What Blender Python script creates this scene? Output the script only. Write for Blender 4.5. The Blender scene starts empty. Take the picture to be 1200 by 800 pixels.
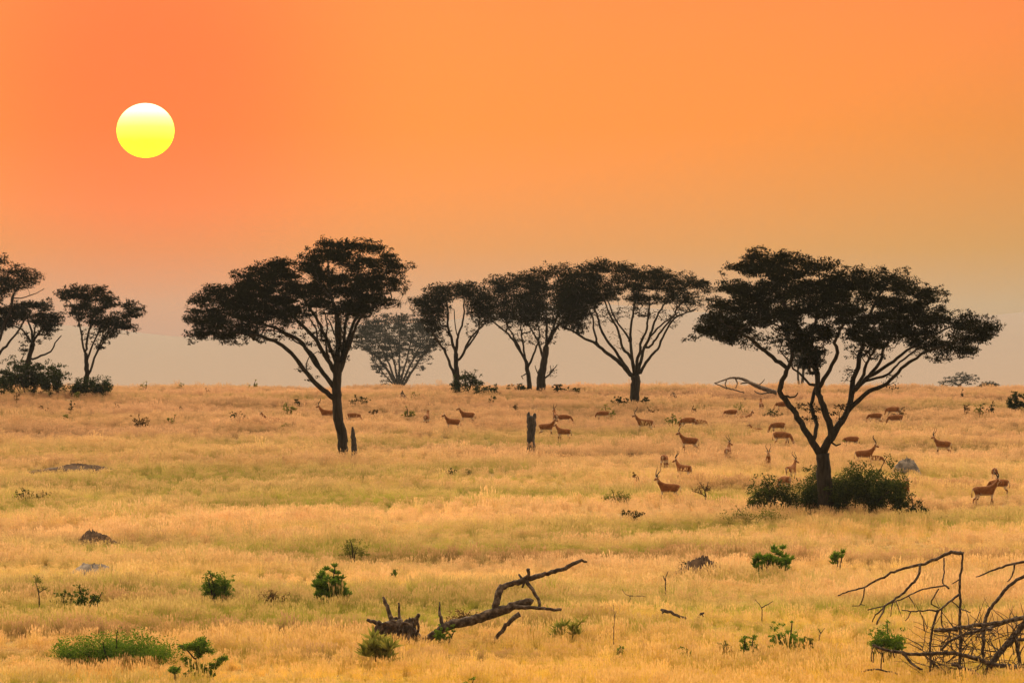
import bpy, bmesh, math, random
import numpy as np
from mathutils import Vector
R = math.radians
random.seed(7)
rng = np.random.default_rng(11)
S = bpy.context.scene
COL = S.collection

# ------------------------------------------------------------------ camera
F = 6000.0            # focal length in photo pixels (1200 wide)
CAMZ = 16.4           # lens height over the foot of the slope
HZ = 430.0            # row of the true horizon
cam_d = bpy.data.cameras.new('camera'); cam = bpy.data.objects.new('camera', cam_d); COL.objects.link(cam)
cam.location = (0, 0, CAMZ); cam.rotation_euler = (R(90), 0, 0)
cam_d.sensor_width = 36; cam_d.lens = F / 1200 * 36; cam_d.shift_y = 30 / 1200
cam_d.clip_start = 1; cam_d.clip_end = 40000
S.camera = cam

# ------------------------------------------------------------------ terrain
GRASS = 0.50          # mean height of the grass top over the soil
def base_z(d):
    d = np.asarray(d, float)
    d1, c = 410.0, 0.0011
    z = 0.03483 * d
    t = np.clip(d - d1, 0, 77.0)
    z = z - c * t * t / 2
    t2 = np.clip(d - 487.0, 0, None)
    z = z - (c * 77.0) * t2                       # beyond the crest: slope about -5 %
    # flatten into the far valley plain
    k = np.clip((d - 700) / 900, 0, 1); k = k * k * (3 - 2 * k)
    z = z * (1 - k) + (-14.0) * k
    # distant rise of hills
    return z
def und(x, d):
    a = np.clip((d - 60) / 80, 0, 1) * np.clip((900 - d) / 300, 0, 1)
    return a * (0.07 * np.sin(x * 0.11 + 0.6 * np.sin(d * 0.05)) + 0.06 * np.sin(d * 0.13 + 1.3 * np.sin(x * 0.045))
                + 0.05 * np.sin(x * 0.23 + d * 0.19))
def hills(x, d):
    k = np.clip((d - 6500) / 3200, 0, 1); k = k * k * (3 - 2 * k)
    prof = 118 + 22 * np.sin(x * 0.0021 + 0.4) + 12 * np.sin(x * 0.0057 + 1.0) + 6 * np.sin(x * 0.013) 
    return k * prof
def canopy(x, d):
    return base_z(d) + und(x, d) + hills(x, np.asarray(d, float))
def gz(x, d):
    return float(canopy(x, d)) - GRASS
def P(X, Y, d):
    return Vector(((X - 600) / F * d, d, CAMZ + (HZ - Y) / F * d))
def ppm(d): return F / d
def hit(X, Y):
    """distance at which the sight line of a photo pixel meets the top of the grass"""
    ds = np.arange(120, 446, 0.25)
    zr = CAMZ + (HZ - Y) / F * ds
    zc = canopy((X - 600) / F * ds, ds)
    i = np.nonzero(zr <= zc)[0]
    return float(ds[i[0]]) if len(i) else 440.0

# ------------------------------------------------------------------ helpers
def tag(o, label=None, cat=None, group=None, kind=None):
    if label: o['label'] = label
    if cat: o['category'] = cat
    if group: o['group'] = group
    if kind: o['kind'] = kind
    return o
def thing(name, loc, label, cat, group=None, rz=0):
    o = bpy.data.objects.new(name, None); o.empty_display_size = .3; COL.objects.link(o)
    o.location = loc; o.rotation_euler = (0, 0, rz)
    return tag(o, label, cat, group)
def mesh_np(name, verts, faces, mat, parent=None, origin=(0, 0, 0), smooth=False, k=None):
    """verts (n,3), faces (m,k) numpy"""
    verts = np.asarray(verts, np.float32) - np.asarray(origin, np.float32)
    faces = np.asarray(faces, np.int32)
    me = bpy.data.meshes.new(name)
    n, kk = faces.shape
    me.vertices.add(len(verts)); me.vertices.foreach_set('co', verts.ravel())
    me.loops.add(n * kk); me.loops.foreach_set('vertex_index', faces.ravel())
    me.polygons.add(n); me.polygons.foreach_set('loop_start', np.arange(0, n * kk, kk, dtype=np.int32))
    if smooth: me.polygons.foreach_set('use_smooth', np.ones(n, bool))
    me.update(calc_edges=True); me.validate()
    me.materials.append(mat)
    o = bpy.data.objects.new(name, me); COL.objects.link(o)
    if parent is not None: o.parent = parent
    else: o.location = origin
    return o
class TB:
    """collects tubes (all quads) for one mesh"""
    def __init__(self): self.v = []; self.f = []; self.n = 0
    def tube(self, pts, rads, sides=6, rough=0.0):
        pts = np.array([tuple(p) for p in pts], float); m = len(pts)
        if m < 2: return
        tan = np.gradient(pts, axis=0); tan /= (np.linalg.norm(tan, axis=1)[:, None] + 1e-9)
        up = np.array([0.31, 0.17, 0.93]) if abs(tan[0, 2]) < .8 else np.array([.95, .2, .1])
        a = np.cross(tan[0], up); a /= np.linalg.norm(a)
        ang = np.linspace(0, 2 * np.pi, sides, endpoint=False)
        for i in range(m):
            a = a - tan[i] * a.dot(tan[i]); a /= (np.linalg.norm(a) + 1e-9)
            b = np.cross(tan[i], a)
            r = rads[i] * (1 + rough * rng.uniform(-1, 1, sides))
            self.v.append(pts[i] + (np.cos(ang) * r)[:, None] * a + (np.sin(ang) * r)[:, None] * b)
        q = np.arange(sides); q2 = (q + 1) % sides
        for i in range(m - 1):
            o0 = self.n + i * sides; o1 = o0 + sides
            self.f.append(np.stack([o0 + q, o0 + q2, o1 + q2, o1 + q], 1))
        self.v.append(pts[[0, -1]] + np.array([-tan[0], tan[-1]]) * np.array([[rads[0]], [rads[-1]]]) * .25)   # closed ends
        c0 = self.n + m * sides; c1 = c0 + 1; e0 = self.n; e1 = self.n + (m - 1) * sides
        for i in range(0, sides, 2):
            self.f.append(np.array([[e0 + i, c0, e0 + (i + 2) % sides, e0 + (i + 1) % sides],
                                    [e1 + (i + 2) % sides, c1, e1 + i, e1 + (i + 1) % sides]]))
        self.n += m * sides + 2
    def build(self, name, mat, parent=None, origin=(0, 0, 0)):
        return mesh_np(name, np.concatenate(self.v), np.concatenate(self.f), mat, parent, origin, smooth=True)
def resample(pts, step, wig=0.0):
    """Catmull-Rom through pts (n,k), about `step` apart"""
    pts = np.array(pts, float); out = []
    n = len(pts)
    for i in range(n - 1):
        p0 = pts[max(i - 1, 0)]; p1 = pts[i]; p2 = pts[i + 1]; p3 = pts[min(i + 2, n - 1)]
        m = max(1, int(math.ceil(np.linalg.norm((p2 - p1)[:3]) / step)))
        for j in range(m):
            t = j / m
            out.append(.5 * ((2 * p1) + (-p0 + p2) * t + (2 * p0 - 5 * p1 + 4 * p2 - p3) * t * t + (-p0 + 3 * p1 - 3 * p2 + p3) * t ** 3))
    out.append(pts[-1]); out = np.array(out)
    if wig: out[1:-1, :3] += rng.normal(0, wig, (len(out) - 2, 3))
    return out
def leaves(centres, radii, per, size, flat=1.0, tilt=1.0):
    """rhombic leaflets scattered about clump centres; returns verts, faces"""
    C = np.repeat(centres, per, axis=0); RR = np.repeat(radii, per, axis=0)
    n = len(C)
    u = rng.normal(0, 1, (n, 3)); u /= np.linalg.norm(u, axis=1)[:, None]
    u *= rng.uniform(0, 1, (n, 1)) ** (1 / 2.2)
    p = C + u * RR
    a = rng.normal(0, 1, (n, 3)); a[:, 2] *= flat; a /= np.linalg.norm(a, axis=1)[:, None]
    b = rng.normal(0, 1, (n, 3)); b = np.cross(a, b); b /= np.linalg.norm(b, axis=1)[:, None]
    L = size * rng.uniform(.55, 1.35, (n, 1)); W = L * rng.uniform(.3, .5, (n, 1))
    v = np.stack([p - a * L / 2, p + b * W / 2, p + a * L / 2, p - b * W / 2], 1).reshape(-1, 3)
    f = np.arange(4 * n).reshape(-1, 4)
    return v, f
def in_poly(px, py, poly):
    poly = np.array(poly, float); x1, y1 = poly[:, 0], poly[:, 1]; x2, y2 = np.roll(x1, -1), np.roll(y1, -1)
    c = ((y1[None] > py[:, None]) != (y2[None] > py[:, None])) & (px[:, None] < (x2 - x1)[None] * (py[:, None] - y1[None]) / ((y2 - y1)[None] + 1e-9) + x1[None])
    return c.sum(1) % 2 == 1

# ------------------------------------------------------------------ materials
def new_mat(name):
    m = bpy.data.materials.new(name); m.use_nodes = True
    nt = m.node_tree; nt.nodes.clear(); out = nt.nodes.new('ShaderNodeOutputMaterial')
    return m, nt, out
def nd(nt, t, **kw):
    n = nt.nodes.new(t)
    for k, v in kw.items():
        if k.startswith('i_'): n.inputs[k[2:].replace('_', ' ')].default_value = v
        else: setattr(n, k, v)
    return n
def ramp(nt, fac, stops, interp='LINEAR'):
    r = nd(nt, 'ShaderNodeValToRGB'); r.color_ramp.interpolation = interp
    e = r.color_ramp.elements
    while len(e) < len(stops): e.new(.5)
    for el, (p, c) in zip(e, stops): el.position = p; el.color = (*c, 1)
    nt.links.new(fac, r.inputs['Fac']); return r
def noise_mat(name, stops, scale=4.0, detail=5, rough=.9, bump=.0, coord='Object', spec=.2, stretch=None, bdist=.03):
    m, nt, out = new_mat(name)
    tc = nd(nt, 'ShaderNodeTexCoord'); src = tc.outputs[coord]
    if stretch:
        mp = nd(nt, 'ShaderNodeMapping'); mp.inputs['Scale'].default_value = stretch
        nt.links.new(src, mp.inputs['Vector']); src = mp.outputs['Vector']
    nz = nd(nt, 'ShaderNodeTexNoise'); nz.inputs['Scale'].default_value = scale; nz.inputs['Detail'].default_value = detail
    nt.links.new(src, nz.inputs['Vector'])
    rp = ramp(nt, nz.outputs['Fac'], stops)
    b = nd(nt, 'ShaderNodeBsdfPrincipled'); b.inputs['Roughness'].default_value = rough; b.inputs['Specular IOR Level'].default_value = spec
    nt.links.new(rp.outputs['Color'], b.inputs['Base Color'])
    if bump:
        bp = nd(nt, 'ShaderNodeBump'); bp.inputs['Strength'].default_value = bump; bp.inputs['Distance'].default_value = bdist
        nt.links.new(nz.outputs['Fac'], bp.inputs['Height']); nt.links.new(bp.outputs['Normal'], b.inputs['Normal'])
    nt.links.new(b.outputs['BSDF'], out.inputs['Surface'])
    return m
def leaf_mat(name, c1, c2, trans=.25, scale=.6):
    m, nt, out = new_mat(name)
    g = nd(nt, 'ShaderNodeNewGeometry')
    nz = nd(nt, 'ShaderNodeTexNoise'); nz.inputs['Scale'].default_value = scale; nz.inputs['Detail'].default_value = 3
    nt.links.new(g.outputs['Position'], nz.inputs['Vector'])
    ad = nd(nt, 'ShaderNodeMath', operation='MULTIPLY_ADD'); ad.inputs[1].default_value = .5; ad.inputs[2].default_value = -.25
    nt.links.new(g.outputs['Random Per Island'], ad.inputs[0])
    a2 = nd(nt, 'ShaderNodeMath', operation='ADD'); nt.links.new(ad.outputs[0], a2.inputs[0]); nt.links.new(nz.outputs['Fac'], a2.inputs[1])
    rp = ramp(nt, a2.outputs[0], [(.3, c1), (.7, c2)])
    d = nd(nt, 'ShaderNodeBsdfDiffuse'); t = nd(nt, 'ShaderNodeBsdfTranslucent'); mx = nd(nt, 'ShaderNodeMixShader'); mx.inputs['Fac'].default_value = trans
    nt.links.new(rp.outputs['Color'], d.inputs['Color']); nt.links.new(rp.outputs['Color'], t.inputs['Color'])
    nt.links.new(d.outputs['BSDF'], mx.inputs[1]); nt.links.new(t.outputs['BSDF'], mx.inputs[2])
    nt.links.new(mx.outputs['Shader'], out.inputs['Surface'])
    return m
M = {}
M['bark'] = noise_mat('bark', [(.3, (.012, .009, .007)), (.7, (.046, .035, .029))], 3, 6, .95, .8, stretch=(3, 3, .5))
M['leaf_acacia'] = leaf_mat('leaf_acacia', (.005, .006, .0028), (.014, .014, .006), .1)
M['leaf_dark'] = leaf_mat('leaf_dark', (.010, .017, .006), (.036, .052, .014), .25)
M['leaf_green'] = leaf_mat('leaf_green', (.055, .115, .012), (.150, .235, .028), .4, 1.5)
M['leaf_olive'] = leaf_mat('leaf_olive', (.100, .115, .025), (.230, .220, .050), .35, 1.5)
M['leaf_brown'] = leaf_mat('leaf_brown', (.080, .050, .022), (.190, .110, .045), .3, 1.5)
M['leaf_mid'] = leaf_mat('leaf_mid', (.030, .060, .010), (.085, .130, .022), .35, 1.5)
M['leaf_tussock'] = leaf_mat('leaf_tussock', (.15, .17, .03), (.34, .32, .07), .4, 1.5)
M['deadwood'] = noise_mat('deadwood', [(.3, (.018, .012, .010)), (.5, (.065, .045, .037)), (.72, (.20, .155, .13))], 2.2, 6, .85, .9, stretch=(3, 3, 3))
M['greywood'] = noise_mat('greywood', [(.3, (.06, .045, .04)), (.7, (.20, .16, .14))], 3, 6, .9, .6, stretch=(3, 3, 1))
M['rock'] = noise_mat('rock', [(.3, (.13, .11, .10)), (.7, (.36, .31, .28))], 3, 6, .9, .6)
M['mound'] = noise_mat('mound', [(.3, (.035, .022, .016)), (.7, (.13, .08, .05))], 4, 6, .95, .8)
#@@SCENE
# ------------------------------------------------------------------ field colour (dry grass and soil share it)
def field_colour(nt, rnd=None, soil=False):
    g = nd(nt, 'ShaderNodeNewGeometry')
    if soil:
        src = g.outputs['Position']
    else:
        oi = nd(nt, 'ShaderNodeObjectInfo'); src = oi.outputs['Location']
    sep = nd(nt, 'ShaderNodeSeparateXYZ'); nt.links.new(src, sep.inputs[0])
    flat = nd(nt, 'ShaderNodeCombineXYZ'); nt.links.new(sep.outputs['X'], flat.inputs['X']); nt.links.new(sep.outputs['Y'], flat.inputs['Y'])
    def noise(scale, detail, off, sx=1.0):
        mp = nd(nt, 'ShaderNodeMapping'); mp.inputs['Location'].default_value = (off, off * .7, 0); mp.inputs['Scale'].default_value = (scale * sx, scale, 1)
        nt.links.new(flat.outputs[0], mp.inputs['Vector'])
        nz = nd(nt, 'ShaderNodeTexNoise'); nz.inputs['Scale'].default_value = 1; nz.inputs['Detail'].default_value = detail; nz.inputs['Roughness'].default_value = .6
        nt.links.new(mp.outputs['Vector'], nz.inputs['Vector']); return nz.outputs['Fac']
    def mix(f, a, b, mode='MIX'):
        m = nd(nt, 'ShaderNodeMix', data_type='RGBA', blend_type=mode)
        if hasattr(f, 'links'): nt.links.new(f, m.inputs['Factor'])
        else: m.inputs['Factor'].default_value = f
        for k, v in (('A', a), ('B', b)):
            s = [i for i in m.inputs if i.name == k and i.type == 'RGBA'][0]
            if hasattr(v, 'links'): nt.links.new(v, s)
            else: s.default_value = (*v, 1)
        return [o for o in m.outputs if o.type == 'RGBA'][0]
    def mask(fac, lo, hi):
        r = nd(nt, 'ShaderNodeMapRange', interpolation_type='SMOOTHSTEP'); r.inputs['From Min'].default_value = lo; r.inputs['From Max'].default_value = hi
        nt.links.new(fac, r.inputs['Value']); return r.outputs['Result']
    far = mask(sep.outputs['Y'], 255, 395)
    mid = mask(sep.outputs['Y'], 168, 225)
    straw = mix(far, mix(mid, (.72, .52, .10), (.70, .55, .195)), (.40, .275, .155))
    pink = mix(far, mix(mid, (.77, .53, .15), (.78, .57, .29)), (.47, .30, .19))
    c = mix(mask(noise(.07, 3, 3.1, .35), .44, .58), straw, pink)
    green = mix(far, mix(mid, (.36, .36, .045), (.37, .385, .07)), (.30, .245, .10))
    c = mix(mask(noise(.075, 5, 17.7, .24), .48, .60), c, green)
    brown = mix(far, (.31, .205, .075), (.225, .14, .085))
    c = mix(mask(noise(.11, 5, 41.3, .22), .54, .66), c, brown)
    vr = ramp(nt, noise(.09, 5, 71.0, .25), [(.36, (.70, .70, .72)), (.52, (1, 1, 1)), (.66, (1.10, 1.09, 1.06))])
    c = mix(1.0, c, vr.outputs['Color'], 'MULTIPLY')
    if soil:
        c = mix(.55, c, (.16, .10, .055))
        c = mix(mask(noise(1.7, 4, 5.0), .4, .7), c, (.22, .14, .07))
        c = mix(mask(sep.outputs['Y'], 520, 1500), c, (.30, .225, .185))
    else:
        rr = ramp(nt, oi.outputs['Random'], [(0, (.74, .76, .74)), (.5, (1, 1, 1)), (1, (1.18, 1.14, 1.08))])
        c = mix(1.0, c, rr.outputs['Color'], 'MULTIPLY')
        at = nd(nt, 'ShaderNodeAttribute', attribute_name='head')
        c = mix(at.outputs['Fac'], c, mix(.55, c, (.62, .36, .20)))
    return c
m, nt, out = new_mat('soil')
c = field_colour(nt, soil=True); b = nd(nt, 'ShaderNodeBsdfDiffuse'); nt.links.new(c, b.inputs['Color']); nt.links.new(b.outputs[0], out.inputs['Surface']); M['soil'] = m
m, nt, out = new_mat('dry_grass')
c = field_colour(nt)
d_ = nd(nt, 'ShaderNodeBsdfDiffuse'); t_ = nd(nt, 'ShaderNodeBsdfTranslucent'); mx = nd(nt, 'ShaderNodeMixShader'); mx.inputs['Fac'].default_value = .5
nt.links.new(c, d_.inputs['Color']); nt.links.new(c, t_.inputs['Color']); nt.links.new(d_.outputs[0], mx.inputs[1]); nt.links.new(t_.outputs[0], mx.inputs[2])
nt.links.new(mx.outputs[0], out.inputs['Surface']); M['dry_grass'] = m

# ------------------------------------------------------------------ ground: one sheet from behind the camera to the far hills
ys = np.concatenate([np.arange(-80, 140, 10.), np.arange(140, 520, 1.5), np.arange(520, 1000, 12.), np.arange(1000, 6000, 200.), np.arange(6000, 10001, 100.)])
us = np.linspace(-1, 1, 161)
V = []
for y in ys:
    hw = 60 + .22 * max(y, 0)
    xs = us * hw
    V.append(np.stack([xs, np.full_like(xs, y), canopy(xs, np.full_like(xs, y)) - GRASS], 1))
V = np.concatenate(V); nx = len(us)
i, j = np.meshgrid(np.arange(len(ys) - 1), np.arange(nx - 1), indexing='ij'); a = (i * nx + j).ravel()
gr = mesh_np('ground', V, np.stack([a, a + 1, a + nx + 1, a + nx], 1), M['soil'], smooth=True)
tag(gr, kind='structure')

# ------------------------------------------------------------------ dry grass: tufts scattered over the slope (stuff)
def tuft(name, blades, h, rad, heads, seed):
    g = np.random.default_rng(seed); v = []; f = []; hd = []
    for k in range(blades):
        r = rad * math.sqrt(g.uniform()); a = g.uniform(0, 6.283); px, py = r * math.cos(a), r * math.sin(a)
        hh = h * g.uniform(.45, 1.05); lean = g.normal(0, .33, 2) * hh; w = g.uniform(.006, .013); t = g.uniform(0, 3.1416)
        wx, wy = w * math.cos(t), w * math.sin(t); n = len(v)
        v += [(px - wx, py - wy, -.02), (px + wx, py + wy, -.02),
              (px + wx * .8 + lean[0] * .35, py + wy * .8 + lean[1] * .35, hh * .55), (px - wx * .8 + lean[0] * .35, py - wy * .8 + lean[1] * .35, hh * .55),
              (px + lean[0], py + lean[1], hh), (px + lean[0] * 1.02, py + lean[1] * 1.02, hh)]
        f += [(n, n + 1, n + 2, n + 3), (n + 3, n + 2, n + 4, n + 5)]; hd += [0, 0, .1, .1, .3, .3]
    for k in range(heads):
        r = rad * math.sqrt(g.uniform()); a = g.uniform(0, 6.283); px, py = r * math.cos(a), r * math.sin(a)
        hh = h * g.uniform(.9, 1.25); lx, ly = g.normal(0, .16, 2) * hh; n = len(v); w = .0045; W = g.uniform(.012, .022); L = g.uniform(.09, .17)
        t = g.uniform(0, 3.1416); cx, cy = math.cos(t), math.sin(t)
        v += [(px - w * cx, py - w * cy, 0), (px + w * cx, py + w * cy, 0), (px + lx + w * cx, py + ly + w * cy, hh), (px + lx - w * cx, py + ly - w * cy, hh)]
        f += [(n, n + 1, n + 2, n + 3)]; hd += [0, .2, .6, .6]
        n = len(v); dx, dy = lx / hh * L, ly / hh * L
        v += [(px + lx, py + ly, hh - .02), (px + lx + dx * .5 + W * cx, py + ly + dy * .5 + W * cy, hh + L * .5), (px + lx + dx * 1.3, py + ly + dy * 1.3, hh + L), (px + lx + dx * .5 - W * cx, py + ly + dy * .5 - W * cy, hh + L * .5)]
        f += [(n, n + 1, n + 2, n + 3)]; hd += [1, 1, 1, 1]
    me = bpy.data.meshes.new(name); me.from_pydata(v, [], f); me.materials.append(M['dry_grass'])
    at = me.attributes.new('head', 'FLOAT', 'POINT'); at.data.foreach_set('value', np.array(hd, np.float32))
    return bpy.data.objects.new(name, me)
tufts = [tuft('grass_tuft', 58, .34, .30, 14, 1), tuft('grass_tuft', 50, .40, .26, 22, 2), tuft('grass_tuft', 66, .28, .34, 8, 3), tuft('grass_tuft', 44, .46, .22, 18, 4)]
BARE = []      # (x, y, rx, ry) ground kept free of grass
def grass_points():
    out = []
    for y0 in np.arange(140, 452, 4.):
        hw = .112 * y0 + 7; dens = 4.2 if y0 < 260 else 3.2
        n = int(2 * hw * 4 * dens)
        out.append(np.stack([rng.uniform(-hw, hw, n), rng.uniform(y0, y0 + 4, n)], 1))
    p = np.concatenate(out)
    for (bx, by, rx, ry) in BARE:
        p = p[((p[:, 0] - bx) / rx) ** 2 + ((p[:, 1] - by) / ry) ** 2 > 1]
    z = canopy(p[:, 0], p[:, 1]) - GRASS
    return np.concatenate([p, z[:, None]], 1)
def build_grass():
    p = grass_points(); n = len(p)
    me = bpy.data.meshes.new('dry_grass'); me.vertices.add(n); me.vertices.foreach_set('co', p.astype(np.float32).ravel())
    lump = .5 + .5 * np.sin(p[:, 0] * .35 + 1.7 * np.sin(p[:, 1] * .11)) * np.sin(p[:, 1] * .23 + 1.1 * np.sin(p[:, 0] * .17))
    lump = np.clip(lump + .22 * np.sin(p[:, 0] * .9 + 2 * np.sin(p[:, 1] * .31)) * np.sin(p[:, 1] * .57 + p[:, 0] * .21), 0, 1.1)
    sc = (.58 + .60 * lump) * np.where(rng.uniform(0, 1, n) < .025, 1.45, 1) * rng.uniform(.8, 1.18, n) * np.interp(p[:, 1], [360, 425], [1, .8])
    for nm, val in (('scl', sc), ('rot', rng.uniform(0, 6.283, n))):
        a = me.attributes.new(nm, 'FLOAT', 'POINT'); a.data.foreach_set('value', val.astype(np.float32))
    a = me.attributes.new('pick', 'INT', 'POINT'); a.data.foreach_set('value', rng.integers(0, len(tufts), n).astype(np.int32))
    o = bpy.data.objects.new('dry_grass', me); COL.objects.link(o)
    tag(o, 'knee high golden dry grass covering the whole plain', 'grass', kind='stuff')
    ng = bpy.data.node_groups.new('scatter_grass', 'GeometryNodeTree')
    ng.interface.new_socket('Geometry', in_out='INPUT', socket_type='NodeSocketGeometry'); ng.interface.new_socket('Geometry', in_out='OUTPUT', socket_type='NodeSocketGeometry')
    gi = ng.nodes.new('NodeGroupInput'); go = ng.nodes.new('NodeGroupOutput'); L = ng.links.new
    iop = ng.nodes.new('GeometryNodeInstanceOnPoints'); join = ng.nodes.new('GeometryNodeGeometryToInstance')
    for t in reversed(tufts):
        oi = ng.nodes.new('GeometryNodeObjectInfo'); oi.inputs['Object'].default_value = t; oi.inputs['As Instance'].default_value = False
        L(oi.outputs['Geometry'], join.inputs[0])
    def attr(nm, ty):
        a = ng.nodes.new('GeometryNodeInputNamedAttribute'); a.data_type = ty; a.inputs['Name'].default_value = nm; return a.outputs['Attribute']
    L(gi.outputs[0], iop.inputs['Points']); L(join.outputs[0], iop.inputs['Instance'])
    iop.inputs['Pick Instance'].default_value = True; L(attr('pick', 'INT'), iop.inputs['Instance Index'])
    cx = ng.nodes.new('ShaderNodeCombineXYZ'); L(attr('rot', 'FLOAT'), cx.inputs['Z']); L(cx.outputs[0], iop.inputs['Rotation'])
    L(attr('scl', 'FLOAT'), iop.inputs['Scale'])
    L(iop.outputs[0], go.inputs[0])
    md = o.modifiers.new('scatter', 'NODES'); md.node_group = ng
    return o

# ------------------------------------------------------------------ sky, sun, haze
SUN_AZ = math.atan2((170.5 - 600) / F, 1.0)      # measured from +Y, negative = left
LAMP_EL = R(4)
w = bpy.data.worlds.new('World'); S.world = w; w.use_nodes = True
nt = w.node_tree; nt.nodes.clear(); wo = nd(nt, 'ShaderNodeOutputWorld')
sky = nd(nt, 'ShaderNodeTexSky', sky_type='NISHITA', sun_disc=False); sky.sun_elevation = LAMP_EL; sky.sun_rotation = SUN_AZ
sky.air_density = 2.3; sky.dust_density = 3.0; sky.ozone_density = 1.0
tc = nd(nt, 'ShaderNodeTexCoord'); nrm = nd(nt, 'ShaderNodeVectorMath', operation='NORMALIZE'); nt.links.new(tc.outputs['Generated'], nrm.inputs[0])
sp = nd(nt, 'ShaderNodeSeparateXYZ'); nt.links.new(nrm.outputs[0], sp.inputs[0])
el = nd(nt, 'ShaderNodeMapRange'); el.inputs['From Min'].default_value = 0; el.inputs['From Max'].default_value = .25
nt.links.new(sp.outputs['Z'], el.inputs['Value'])
SKY_STOPS = [(0.0, (.29, .25, .205)), (.05, (.335, .265, .125)), (.093, (.30, .205, .045)), (.187, (.29, .115, .025)), (.287, (.34, .05, .05)), (.5, (2.0, 1.3, .75)), (1.0, (4.2, 3.2, 2.1))]
base = ramp(nt, el.outputs['Result'], SKY_STOPS)
sd = Vector(((170.5 - 600) / F, 1, (HZ - 153) / F)).normalized()
dt = nd(nt, 'ShaderNodeVectorMath', operation='DISTANCE'); nt.links.new(nrm.outputs[0], dt.inputs[0]); dt.inputs[1].default_value = sd + Vector((0, 0, .007))
gl = nd(nt, 'ShaderNodeMapRange', interpolation_type='SMOOTHERSTEP'); gl.inputs['From Min'].default_value = 0.0; gl.inputs['From Max'].default_value = .066
gl.inputs['To Min'].default_value = 1; gl.inputs['To Max'].default_value = 0; nt.links.new(dt.outputs['Value'], gl.inputs['Value'])
gx = nd(nt, 'ShaderNodeMix', data_type='RGBA', blend_type='MULTIPLY'); nt.links.new(gl.outputs['Result'], gx.inputs['Factor'])
gr = nd(nt, 'ShaderNodeMapRange', interpolation_type='SMOOTHSTEP'); gr.inputs['From Min'].default_value = .05; gr.inputs['From Max'].default_value = .16; nt.links.new(dt.outputs['Value'], gr.inputs['Value'])
ga = nd(nt, 'ShaderNodeMix', data_type='RGBA', blend_type='ADD'); nt.links.new(gr.outputs['Result'], ga.inputs['Factor']); nt.links.new(base.outputs['Color'], ga.inputs[6]); ga.inputs[7].default_value = (-.10, .035, -.01, 1)
nt.links.new(ga.outputs[2], gx.inputs[6]); gx.inputs[7].default_value = (1.0, .62, .8, 1)
gn = nd(nt, 'ShaderNodeMix', data_type='RGBA', blend_type='MULTIPLY'); nt.links.new(gl.outputs['Result'], gn.inputs['Factor']); nt.links.new(sky.outputs['Color'], gn.inputs[6]); gn.inputs[7].default_value = (1.0, .61, .90, 1)
sy = nd(nt, 'ShaderNodeMapRange', interpolation_type='SMOOTHSTEP'); sy.inputs['From Min'].default_value = -.5; sy.inputs['From Max'].default_value = .6
sy.inputs['To Min'].default_value = .12; sy.inputs['To Max'].default_value = 1.0; nt.links.new(sp.outputs['Y'], sy.inputs['Value'])
gy = nd(nt, 'ShaderNodeMix', data_type='RGBA', blend_type='MULTIPLY'); gy.inputs['Factor'].default_value = 1
nt.links.new(gx.outputs[2], gy.inputs[6]); nt.links.new(sy.outputs['Result'], gy.inputs[7]); gx = gy
bg = nd(nt, 'ShaderNodeBackground'); bg.inputs['Strength'].default_value = 1.0; nt.links.new(gx.outputs[2], bg.inputs['Color'])
b2 = nd(nt, 'ShaderNodeBackground'); b2.inputs['Strength'].default_value = .05; nt.links.new(gn.outputs[2], b2.inputs['Color'])
ad = nd(nt, 'ShaderNodeAddShader'); nt.links.new(bg.outputs[0], ad.inputs[0]); nt.links.new(b2.outputs[0], ad.inputs[1]); nt.links.new(ad.outputs[0], wo.inputs['Surface'])

ld = bpy.data.lights.new('sun_lamp', 'SUN'); ld.energy = 4.8; ld.angle = R(14); ld.color = (1, .80, .54)
lo = bpy.data.objects.new('sun_lamp', ld); COL.objects.link(lo)
dirv = Vector((math.sin(SUN_AZ) * math.cos(LAMP_EL), math.cos(SUN_AZ) * math.cos(LAMP_EL), math.sin(LAMP_EL)))
lo.rotation_euler = dirv.to_track_quat('Z', 'Y').to_euler(); lo.location = (0, 100, 120)

# the sun's disc: a glowing ball far beyond the haze
m, nt, out = new_mat('sun_glow')
tc = nd(nt, 'ShaderNodeTexCoord'); sp = nd(nt, 'ShaderNodeSeparateXYZ'); nt.links.new(tc.outputs['Generated'], sp.inputs[0])
rp = ramp(nt, sp.outputs['Z'], [(.0, (1.4, 1.32, .0)), (.30, (1.4, 1.36, .0)), (.55, (1.4, 1.38, .10)), (.72, (1.4, 1.4, .34)), (.86, (1.4, 1.4, .75)), (1, (1.4, 1.4, .9))])
em = nd(nt, 'ShaderNodeEmission'); em.inputs['Strength'].default_value = 1.6; nt.links.new(rp.outputs['Color'], em.inputs['Color']); nt.links.new(em.outputs[0], out.inputs['Surface'])
SD = 13000.
bm = bmesh.new(); bmesh.ops.create_uvsphere(bm, u_segments=64, v_segments=32, radius=33.5 / F * SD)
me = bpy.data.meshes.new('sun'); bm.to_mesh(me); bm.free(); me.materials.append(m)
for p_ in me.polygons: p_.use_smooth = True
so = bpy.data.objects.new('sun', me); COL.objects.link(so); so.location = P(170.5, 153, SD); so.scale = (1.01, 1, .955)
tag(so, 'glowing round yellow sun low in the orange sky', 'sun')

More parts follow.
